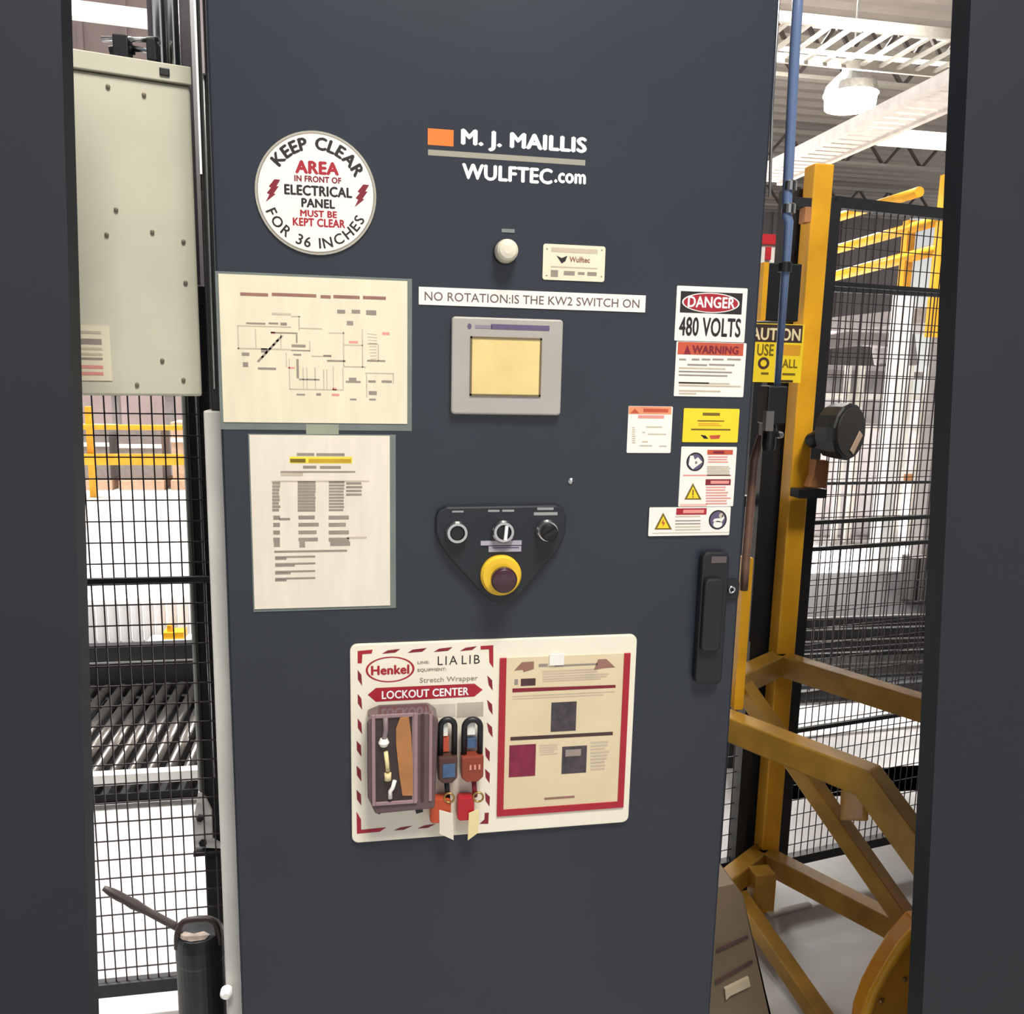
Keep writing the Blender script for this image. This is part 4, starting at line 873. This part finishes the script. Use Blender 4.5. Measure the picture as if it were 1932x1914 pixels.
c = at(1455, 770, YH); mb = MB(); mb.box(c.x - 0.018, c.x + 0.022, YH - 0.02, YH + 0.02, at(1455, 800, YH).z, at(1455, 728, YH).z, BLACK); mb.build('regulator_body', rp_, 0.003)
mb = MB(); mb.lathe([(0.012, 0), (0.014, 0.01), (0.014, 0.045), (0.010, 0.055)], (c.x, YH, at(1450, 850, YH).z), (0, 0, 1), BLACK, 20); mb.build('bowl', rp_)
mb = MB(); mb.box(c.x - 0.022, c.x - 0.006, YH - 0.026, YH - 0.012, at(1450, 812, YH).z, at(1450, 775, YH).z, mat('grey_fitting', (96, 92, 90), 0.4)); mb.build('fitting', rp_)
c2 = at(1467, 820, YH - 0.02); mb = MB(); mb.lathe([(0.007, 0), (0.007, 0.012), (0.004, 0.016)], (c2.x, YH - 0.02, c2.z), (0, -1, 0), CHROME, 8); mb.build('elbow_fitting', rp_)
a = at(1470, 40, 0.12); mb = MB(); mb.tube([(a.x - 0.006, 0.12, 2.55), (at(1457, 200, 0.12).x, 0.12, at(1457, 200, 0.12).z), (at(1452, 372, 0.12).x, 0.12, at(1452, 372, 0.12).z)], 0.0028, CHROME, 8)
one('thin_conduit', 'thin shiny rod along the upper right edge of the cabinet', 'rod', mb)
# copper brown pipe running down the edge
a = at(1424, 850, 0.22); b = at(1406, 1070, 0.22); mb = MB(); mb.tube([(a.x + 0.012, 0.22, a.z + 0.03), (a.x, 0.22, a.z - 0.02), (b.x, 0.22, b.z), (b.x, 0.22, b.z - 0.05)], 0.009, COPPER, 14)
one('drop_pipe', 'brown pipe hugging the right edge of the cabinet under the regulator', 'pipe', mb)

# yellow frame (guard cage), corner at the tall post, turned about 30 degrees
A = at(1470, 1232, 0.75); ZT = A.z; e1 = Vector((0.505, -0.863, 0)).normalized(); e2 = Vector((-0.82, -0.57, 0)).normalized()
px_ = at(1540, 310, 0.75); px2 = at(1456, 1640, 0.75); PX = (px_.x + px2.x) / 2; hp = px_.z
cage = thing('guard_cage', 'yellow welded guard frame with tall post right of the cabinet', 'guard frame', (PX, 0.75, 0))
mb = MB(); mb.box(PX - 0.0275, PX + 0.0275, 0.735, 0.79, 0.0, hp, YEL); mb.build('tall_post', cage, 0.004)
def zoff(p, z): return Vector((p.x, p.y, z))
def cbar(p, q, nm, wd=0.05, ht=0.062, mt=YELD):
    mb = MB(); mb.bar(p, q, wd, ht, mt); return mb.build(nm, cage, 0.004)
zr1 = ZT - 0.03
Bp = atz(1395, 1265, ZT); Fs = atz(1380, 1340, ZT); Fe = atz(1640, 1447, ZT); Cc = Vector((0.772, 0.475, ZT))
cbar(zoff(A, zr1), zoff(A + e1 * 1.05, zr1), 'top_rail')
cbar(zoff(A - e2 * 0.02, zr1), zoff(Cc, zr1), 'top_rail')
# front rail bends downward at its end
def onplane(px, py, P, d):                                            # ray to the vertical plane through P along d
    n = Vector((-d.y, d.x, 0)); r = ray(px, py); return EYE + r * ((P - EYE).dot(n) / r.dot(n))
G = onplane(1760, 1640, Fe, e1)
mb = MB(); mb.sweep([zoff(Cc - e1 * 0.02, zr1), zoff(Fe, zr1), G], 0.05, 0.062, YELD); mb.build('front_rail', cage, 0.004)
# vertical at left (bright yellow strip between cabinet and post)
v0 = at(1396, 1200, 0.42); mb = MB(); mb.box(v0.x - 0.012, v0.x + 0.012, 0.40, 0.43, ZT - 0.01, at(1408, 1050, 0.42).z, YEL); mb.build('short_post', cage, 0.002)
# lower rails
A2 = at(1437, 1600, 0.75); zr2 = A2.z - 0.03
cbar(zoff(A2, zr2), zoff(A2 + e1 * 0.75, zr2), 'lower_rail'); cbar(zoff(A2 - e2 * 0.02, zr2), zoff(A2 + e2 * 0.235, zr2), 'lower_rail')
# braces
Bz = Vector((Bp.x, Bp.y, zr1)); K = onplane(1712, 1740, Bz, e1); cbar(Bz, K, 'brace', 0.045, 0.045)
g0 = onplane(1590, 1520, Bz, e1); cbar(g0, Vector((Fe.x, Fe.y, zr1 - 0.05)), 'gusset', 0.012, 0.07)
B2 = atz(1395, 1662, zr2 - 0.0); F2 = atz(1560, 1935, 0.03); cbar(Vector((B2.x, B2.y, zr2 - 0.05)), F2, 'brace', 0.045, 0.045)
q = at(1442, 1680, 0.62); cbar(Vector((q.x, 0.64, q.z + 0.05)), Vector((q.x, 0.64, q.z - 0.06)), 'foot_block', 0.06, 0.05)
# curved yellow guard at lower right
YG = 0.12
pts = [(1735, 1745), (1700, 1785), (1672, 1830), (1648, 1875), (1632, 1920), (1622, 1990), (1760, 1990), (1790, 1740)]
gd = thing('curved_guard', 'orange yellow curved guard plate with bolts at lower right', 'guard', (at(1690, 1990, YG).x, YG, 0))
mb = MB(); q = [at(*p, YG) for p in pts]; mb.prism(q, (0, 0.05, 0), mat('orange_yellow_paint', (214, 146, 34), 0.3, var=0.12, scale=8, coat=0.3)); mb.build('plate', gd, 0.006)
mb = MB(); q = [at(*p, YG - 0.012) for p in pts[:6]]; mb.tube(q, 0.010, YEL, 12); mb.build('rolled_edge', gd)
for p in ((1662, 1888), (1706, 1848)):
    c = at(*p, YG); mb = MB(); mb.lathe([(0.006, 0), (0.006, 0.004), (0.003, 0.006)], (c.x, YG, c.z), (0, -1, 0), BRASS, 12); mb.build('bolt', gd)
mb = MB(); qx = at(1690, 1940, YG); mb.box(qx.x - 0.02, qx.x + 0.10, YG, YG + 0.05, 0, at(1690, 1980, YG).z, YELD); mb.build('foot', gd)
# caution sign on the fence
zC = Z(1380, 450, 3.48); YS = 0.70
s = Sign(zC, YS, 0.003)
s.plate(60, 560, 465, 945, YLAB); s.rect(60, 565, 462, 682, mat('dark_brown_ink', (58, 40, 36), 0.6), 1); s.t('CAUTION', 70, 590, 450, 668, mat('pale_yellow_letter', (230, 214, 170), 0.6), 2, 0.02)
s.t('USE', 165, 695, 275, 770, OLIVE, 1, 0.02); s.rect(335, 700, 450, 770, AMBER, 1); s.t('DO NOT STALL', 100, 795, 460, 855, OLIVE, 1, 0.02) if False else None
s.disc(170, 780, 245, 860, DKBROWN, 1, hole=0.55); s.t('ALL', 330, 795, 430, 850, OLIVE, 1, 0.02); s.rect(330, 885, 415, 900, OLIVE); s.rect(190, 880, 240, 895, OLIVE); s.rect(300, 930, 400, 945, mat('dark_brown_ink', (58, 40, 36)), 1)
one('caution_sign', 'yellow caution sign behind the air pipe on the fence', 'sign', s)
x0, x1, z0, z1_ = frect(zC, 195, 165, 440, 545, YS + 0.01)
pb = thing('fence_control_box', 'black box with a yellow edge above the caution sign', 'box', ((x0 + x1) / 2, YS + 0.02, z0))
mb = MB(); mb.box(x0 + 0.01, x1, YS + 0.0, YS + 0.06, z0, z1_, BLACK); mb.build('body', pb, 0.003)
mb = MB(); mb.box(x0 - 0.004, x0 + 0.01, YS - 0.004, YS + 0.06, z0, z1_, YEL); mb.build('edge', pb)
c = at(1458, 470, 1.6); mb = MB(); mb.box(c.x - 0.12, c.x + 0.06, 1.6, 1.7, c.z - 0.055, c.z + 0.05, WHITE); mb.box(c.x - 0.12, c.x + 0.06, 1.59, 1.6, c.z + 0.015, c.z + 0.05, REDP)
for k in range(4): mb.box(c.x - 0.11 + k * 0.04, c.x - 0.09 + k * 0.04, 1.59, 1.6, c.z - 0.04, c.z + 0.005, REDP)
mb.bar((c.x, 1.65, 0), (c.x, 1.65, c.z - 0.05), 0.05, 0.05, BLACKP)
one('red_sign', 'small red and white sign on a stand seen above the black box', 'sign', mb)
# post bracket next to yellow post
c = at(1512, 385, 0.72); mb = MB(); mb.box(c.x - 0.03, c.x + 0.018, 0.70, 0.735, c.z - 0.012, c.z + 0.012, CONV); mb.box(c.x - 0.004, c.x + 0.014, 0.69, 0.72, c.z - 0.05, c.z - 0.012, KRAFT)
one('post_bracket', 'dark clamp bracket high on the left of the yellow post', 'bracket', mb, 0.001)
# black round disc with pale label on a tan bracket
YD = 0.62; c = at(1596, 815, YD); Rd = (at(1645, 815, YD).x - at(1548, 815, YD).x) / 2 * 1.0
rb = thing('round_reflector', 'black round housing with a pale label beside the yellow post', 'sensor', (c.x, YD, c.z - Rd))
ax = Vector((0.45, -0.89, -0.0)).normalized()
mb = MB(); mb.lathe([(Rd * 0.6, -0.06), (Rd * 0.96, -0.045), (Rd * 1.02, -0.01), (Rd * 1.02, 0.008), (Rd * 0.96, 0.014)], c, ax, BLACK, 14); mb.build('housing', rb, 0.002)
mb = MB(); mb.lathe([(Rd * 0.88, 0.013), (Rd * 0.86, 0.017)], c, ax, mat('grey_black_face', (52, 48, 46), 0.6), 32); mb.build('face_plate', rb)
sx = Vector((0, 0, 1)).cross(ax).normalized() * -1; sx = ax.cross(Vector((0, 0, 1))).normalized() * -1; sz = Vector((0, 0, 1))
cc = c + ax * 0.018; u = (sx * 0.62 + sz * 0.78).normalized(); v = (sx * 0.78 - sz * 0.62).normalized()
if sx.x < 0: sx = -sx
u = (sx * 0.60 + sz * 0.80).normalized(); v = (sx * 0.80 - sz * 0.60).normalized(); cc = cc + sx * Rd * 0.30 - sz * Rd * 0.38
mb = MB(); mb.prism([cc + u * a_ + v * b_ for a_, b_ in ((-Rd * 0.42, -Rd * 0.13), (Rd * 0.42, -Rd * 0.13), (Rd * 0.42, Rd * 0.13), (-Rd * 0.42, Rd * 0.13))], ax * 0.002, mat('pale_peach_label', (214, 186, 160), 0.6)); mb.build('label_plate', rb)
a = at(1560, 870, YD + 0.05); b = at(1532, 920, YD + 0.05); mb = MB()
mb.prism([at(x, y, YD + 0.05) for x, y in ((1540, 868), (1565, 870), (1560, 922), (1526, 920), (1536, 895))], (0, 0.03, 0), KRAFT); mb.build('bracket', rb, 0.002)
mb = MB(); x0, x1, z0, z1_ = frect(I, 1505, 924, 1558, 940, YD + 0.05); mb.box(x0, x1, YD + 0.045, YD + 0.09, z0, z1_, BLACK); mb.build('arm', rb)
mb = MB(); q = at(1530, 840, YD + 0.06); mb.tube([(PX + 0.034, 0.745, q.z + 0.01), (q.x, YD + 0.06, q.z + 0.01), c - ax * 0.05], 0.02, BLACK, 12); mb.build('mount', rb)

# right fence: black posts and mesh
d12 = Vector((math.cos(math.radians(10)), math.sin(math.radians(10)), 0)); P0 = Vector((PX + 0.01, 0.83, 0))
def zat(px, py): 
    q = onplane(px, py, P0, d12); return q.z
pbk = MB(); pbk.box(PX - 0.055, PX + 0.062, 0.82, 0.87, 0.0, 2.1, BLACKP); one('fence_post', 'black fence post right behind the tall yellow post', 'post', pbk, 0.003)
fence('wire_fence', 'black wire mesh fence to the right of the tall yellow post', P0 + d12 * 0.088, P0 + d12 * 1.5, zat(1540, 1612), zat(1600, 385), 0.0255, 0.0505, 0.0024, [zat(1640, 541), zat(1620, 1030), zat(1600, 1362), zat(1640, 980)], fr=0.03)
pl0 = P0 - d12 * 0.085; pl1 = P0 - d12 * 0.46
fence('wire_fence', 'narrow black mesh fence between the cabinet and the yellow post', pl0, pl1, zat(1400, 1625), 1.25, 0.0255, 0.0505, 0.0024, [], fr=0.03)
a = onplane(1423, 1000, P0, d12); mb = MB(); mb.box(a.x - 0.02, a.x + 0.012, a.y - 0.055, a.y - 0.025, 0.85, 1.6, BLACKP); mb.bar((a.x, a.y - 0.04, 0), (a.x, a.y - 0.04, 0.85), 0.03, 0.03, BLACKP); one('fence_post', 'thin black post close to the brown pipe', 'post', mb)
fence('wire_fence', 'second black wire fence farther back in front of the black conveyor', (1.6, 1.85, 0), (3.9, 2.02, 0), 0.2, at(1640, 548, 1.9).z, 0.05, 0.10, 0.004, [1.15], fr=0.03)
for px_f in (1.56, 3.965):
    mb = MB(); mb.box(px_f - 0.025, px_f + 0.02, 1.83 + (px_f - 1.6) * 0.075, 1.87 + (px_f - 1.6) * 0.075, 0, at(1640, 548, 1.9).z + 0.03, BLACKP); one('fence_post', 'black post at the %s end of the second fence' % ('near left' if px_f < 2 else 'far right'), 'post', mb)
# dark conveyor behind right fence
YC = 2.3
def zc(py, Y, px=1620): return at(px, py, Y).z
mc = thing('dark_conveyor', 'black conveyor bed behind the right fence', 'conveyor', (2.4, YC, 0))
xa = at(1430, 1200, YC).x; xb = at(1900, 1200, YC).x + 0.8
mb = MB(); mb.box(xa, xb, YC, YC + 0.9, zc(1240, YC), zc(1165, YC), CONV); mb.build('bed', mc, 0.01)
mb = MB(); mb.box(at(1430, 1100, YC + 0.9).x, xb, YC + 0.9, YC + 1.0, zc(1180, YC), zc(1130, YC + .9), CONV); mb.build('back_rail', mc)
for k in range(6):
    zz = zc(1165 - 0 + k * 22, YC - 0.02); mb = MB(); mb.bar((xa, YC - 0.012, zz), (xb, YC - 0.012, zz), 0.01, 0.006, STEEL if k % 2 else SLATE); mb.build('edge_strip', mc)
mb = MB(); mb.box(xa, xb, YC - 0.1, YC - 0.02, zc(1300, YC), zc(1275, YC), CONV); mb.build('lower_beam', mc)
for x in (xa + 0.2, xa + 1.1, xb - 0.2): mb = MB(); mb.box(x, x + 0.08, YC + 0.1, YC + 0.18, 0, zc(1240, YC), CONV); mb.build('leg', mc)
a = at(1705, 1170, YC + 0.3); mb = MB(); mb.box(a.x - 0.05, a.x + 0.06, YC + 0.2, YC + 0.3, zc(1165, YC) + 0.02, at(1705, 1046, YC + 0.3).z, SLATE)
for dx in (-0.02, 0.02): mb.box(a.x + dx, a.x + dx + 0.01, YC + 0.195, YC + 0.2, a.z, at(1705, 1046, YC + 0.3).z, CONV)
one('machine_post', 'short grey slotted post standing on the black conveyor', 'post', mb)
mb = MB(); a = at(1480, 1690, 1.35); b = at(1715, 1690, 1.35); mb.box(a.x, b.x + 0.5, 1.35, 1.55, 0, at(1590, 1625, 1.35).z, CONV); mb.bar((a.x, 1.34, at(1590, 1632, 1.34).z), (b.x + .5, 1.34, at(1590, 1632, 1.34).z), 0.01, 0.008, STEEL)
one('floor_beam', 'low black beam lying on the floor behind the right fence', 'beam', mb, 0.004)
# brown housing low right
x0 = 0.70; a = at(1395, 1700, 0.34); b = at(1442, 1914, 0.30)
hz = at(1395, 1672, 0.30).z
hs = thing('machine_housing', 'brown grey sheet metal housing at the foot of the yellow frame', 'machine', (0.82, 0.36, 0))
mb = MB(); P = [at(x, y, 0.30) for x, y in ((1330, 1690), (1385, 1668), (1402, 1690), (1440, 1850), (1462, 1960))]
pp = [(0.66, 0.30, 0.0), (P[4].x, 0.30, 0.0), (P[4].x, 0.30, P[4].z), (P[3].x, 0.30, P[3].z), (P[2].x, 0.30, P[2].z), (P[1].x, 0.30, P[1].z), (0.68, 0.30, P[0].z)]
mb.prism(pp, (0, 0.15, 0), BROWNH); mb.build('shell', hs, 0.006)
for p, q_ in (((1352, 1795), (1412, 1768)), ((1350, 1855), (1420, 1815))):
    a = at(*p, 0.296); b = at(*q_, 0.296); mb = MB(); mb.bar((a.x, 0.297, a.z), (b.x, 0.297, b.z), 0.006, 0.004, DKBROWN); mb.build('seam', hs)
mb = MB(); g = [(1368, 1868), (1413, 1846), (1416, 1862), (1378, 1880), (1370, 1888)]; mb.prism([at(x, y, 0.292) for x, y in g], (0, 0.008, 0), mat('pale_bracket', (186, 172, 148), 0.5)); mb.build('bracket', hs)
mb = MB(); a = atz(1450, 1728, 0.0); b = atz(1528, 1708, 0.0); mb.bar((a.x, a.y, 0.004), (b.x, b.y, 0.004), 0.02, 0.006, WHITE); one('plastic_strip', 'white strip of plastic lying on the floor inside the yellow frame', 'strip', mb)

# elevated walkway with yellow handrails, running away along y
XW = 3.6
hr = thing('handrail', 'yellow handrail running away behind the right fence', 'handrail', (XW, 5, 1.9))
def yline(p, q, nm, r):
    a = atx(*p, XW); b = atx(*q, XW); mb = MB(); mb.tube([a, b], r, YEL, 12); mb.build(nm, hr); return a, b
k1 = yline((1562, 416), (1735, 362), 'top_rail', 0.034)
k2 = yline((1558, 476), (1778, 414), 'middle_rail', 0.034)
k3 = yline((1548, 528), (1772, 470), 'lower_rail', 0.038)
zd = k3[0].z - 0.30
for px__, top in ((1712, k2), (1774, k1)):
    u_ = atx(px__, 470, XW); f_ = (u_.y - top[0].y) / (top[1].y - top[0].y); zt_ = top[0].z + (top[1].z - top[0].z) * min(f_, 1.0) + 0.05
    mb = MB(); mb.bar((XW, u_.y, zd - 0.2), (XW, u_.y, zt_), 0.06, 0.06, YEL); mb.build('post', hr)
wk = thing('walkway', 'grey raised walkway carrying the yellow handrail', 'walkway', (XW + 1.2, 5, 0))
mb = MB(); mb.box(XW + 0.05, XW + 2.5, k3[1].y - 1.2, k3[0].y, zd - 0.1, zd, SLATE); mb.build('deck', wk)
for yy_ in range(6): mb = MB(); mb.box(XW + 0.1, XW + 0.22, k3[1].y + yy_ * 1.9, k3[1].y + yy_ * 1.9 + 0.12, 0, zd - 0.1, SLATE); mb.build('leg', wk)
# pallet wrapping machine and loads in the bright area behind the right fence
YM = 6.0
mw = thing('wrapping_machine', 'grey arched machine behind the right fence', 'machine', (at(1640, 900, YM).x, YM, 0))
mb = MB(); mb.prism([at(x, y, YM) for x, y in ((1548, 660), (1548, 632), (1640, 612), (1668, 604), (1706, 606), (1728, 630), (1734, 690), (1706, 690), (1700, 652), (1660, 650))], (0, 0.5, 0), SLATE); mb.build('arch', mw, 0.02)
mb = MB(); x0, x1, z0, z1_ = frect(I, 1560, 690, 1730, 860, YM); mb.box(x0, x1, YM + 0.2, YM + 0.6, 0, z1_, WRAP); mb.build('body', mw, 0.02)
for py in (700, 742, 800): 
    x0, x1, z0, z1_ = frect(I, 1545, py, 1735, py + 12, YM); mb = MB(); mb.box(x0, x1, YM - 0.05, YM + 0.2, z0, z1_, WHITE if py != 700 else SLATE); mb.build('rail', mw)
for pxx in (1575, 1600, 1650, 1690, 1722):
    x0, x1, z0, z1_ = frect(I, pxx, 690, pxx + 6, 1000, YM); mb = MB(); mb.box(x0, x1, YM - 0.12, YM - 0.05, 0, z1_, PALE if pxx != 1650 else SLATE); mb.build('upright', mw)
x0, x1, z0, z1_ = frect(I, 1729, 915, 1765, 992, 3.85); mb = MB(); mb.box(x0, x1 + 0.1, 3.7, 3.85, z0, z1_, REDP); mb.box(x0 + 0.02, x1 + 0.08, 3.72, 3.83, 0, z0, CONV)
one('red_machine', 'red machine cabinet at the right end of the fence', 'machine', mb, 0.01)
x0, x1, z0, z1_ = frect(I, 1728, 560, 1750, 900, 3.3); mb = MB(); mb.box(x0, x1, 3.5, 3.62, 0, z1_ + 0.05, WHITE); one('building_column', 'white column seen through the mesh near the right end', 'column', mb)
for k, (pxx, hh, mt) in enumerate(((1490, 1.1, WRAP), (1580, 0.9, BOXC), (1660, 1.25, WRAP), (1740, 1.0, BOXC), (1820, 1.2, WRAP))):
    c = at(1490 + (pxx - 1490) * 1.3, 900, 10.5); mb = MB(); mb.box(c.x - 0.32, c.x + 0.32, 10.2, 10.9, 0.13, hh, mt); mb.box(c.x - 0.34, c.x + 0.34, 10.18, 10.92, 0, 0.13, KRAFT); mb.box(c.x - 0.325, c.x + 0.325, 10.19, 10.2, hh * 0.5, hh * 0.55, PALE)
    one('pallet_load', 'wrapped load on a pallet beyond the grey arched machine', 'pallet', mb, group='loads beyond the arched machine')
a = at(1655, 945, 5.5); mb = MB(); mb.tube([(a.x, 5.5, 0), (a.x, 5.5, a.z + 0.1)], 0.03, mat('orange_post_paint', (236, 150, 50), 0.5), 12); one('marker_post', 'thin orange marker post beyond the right fence', 'post', mb)
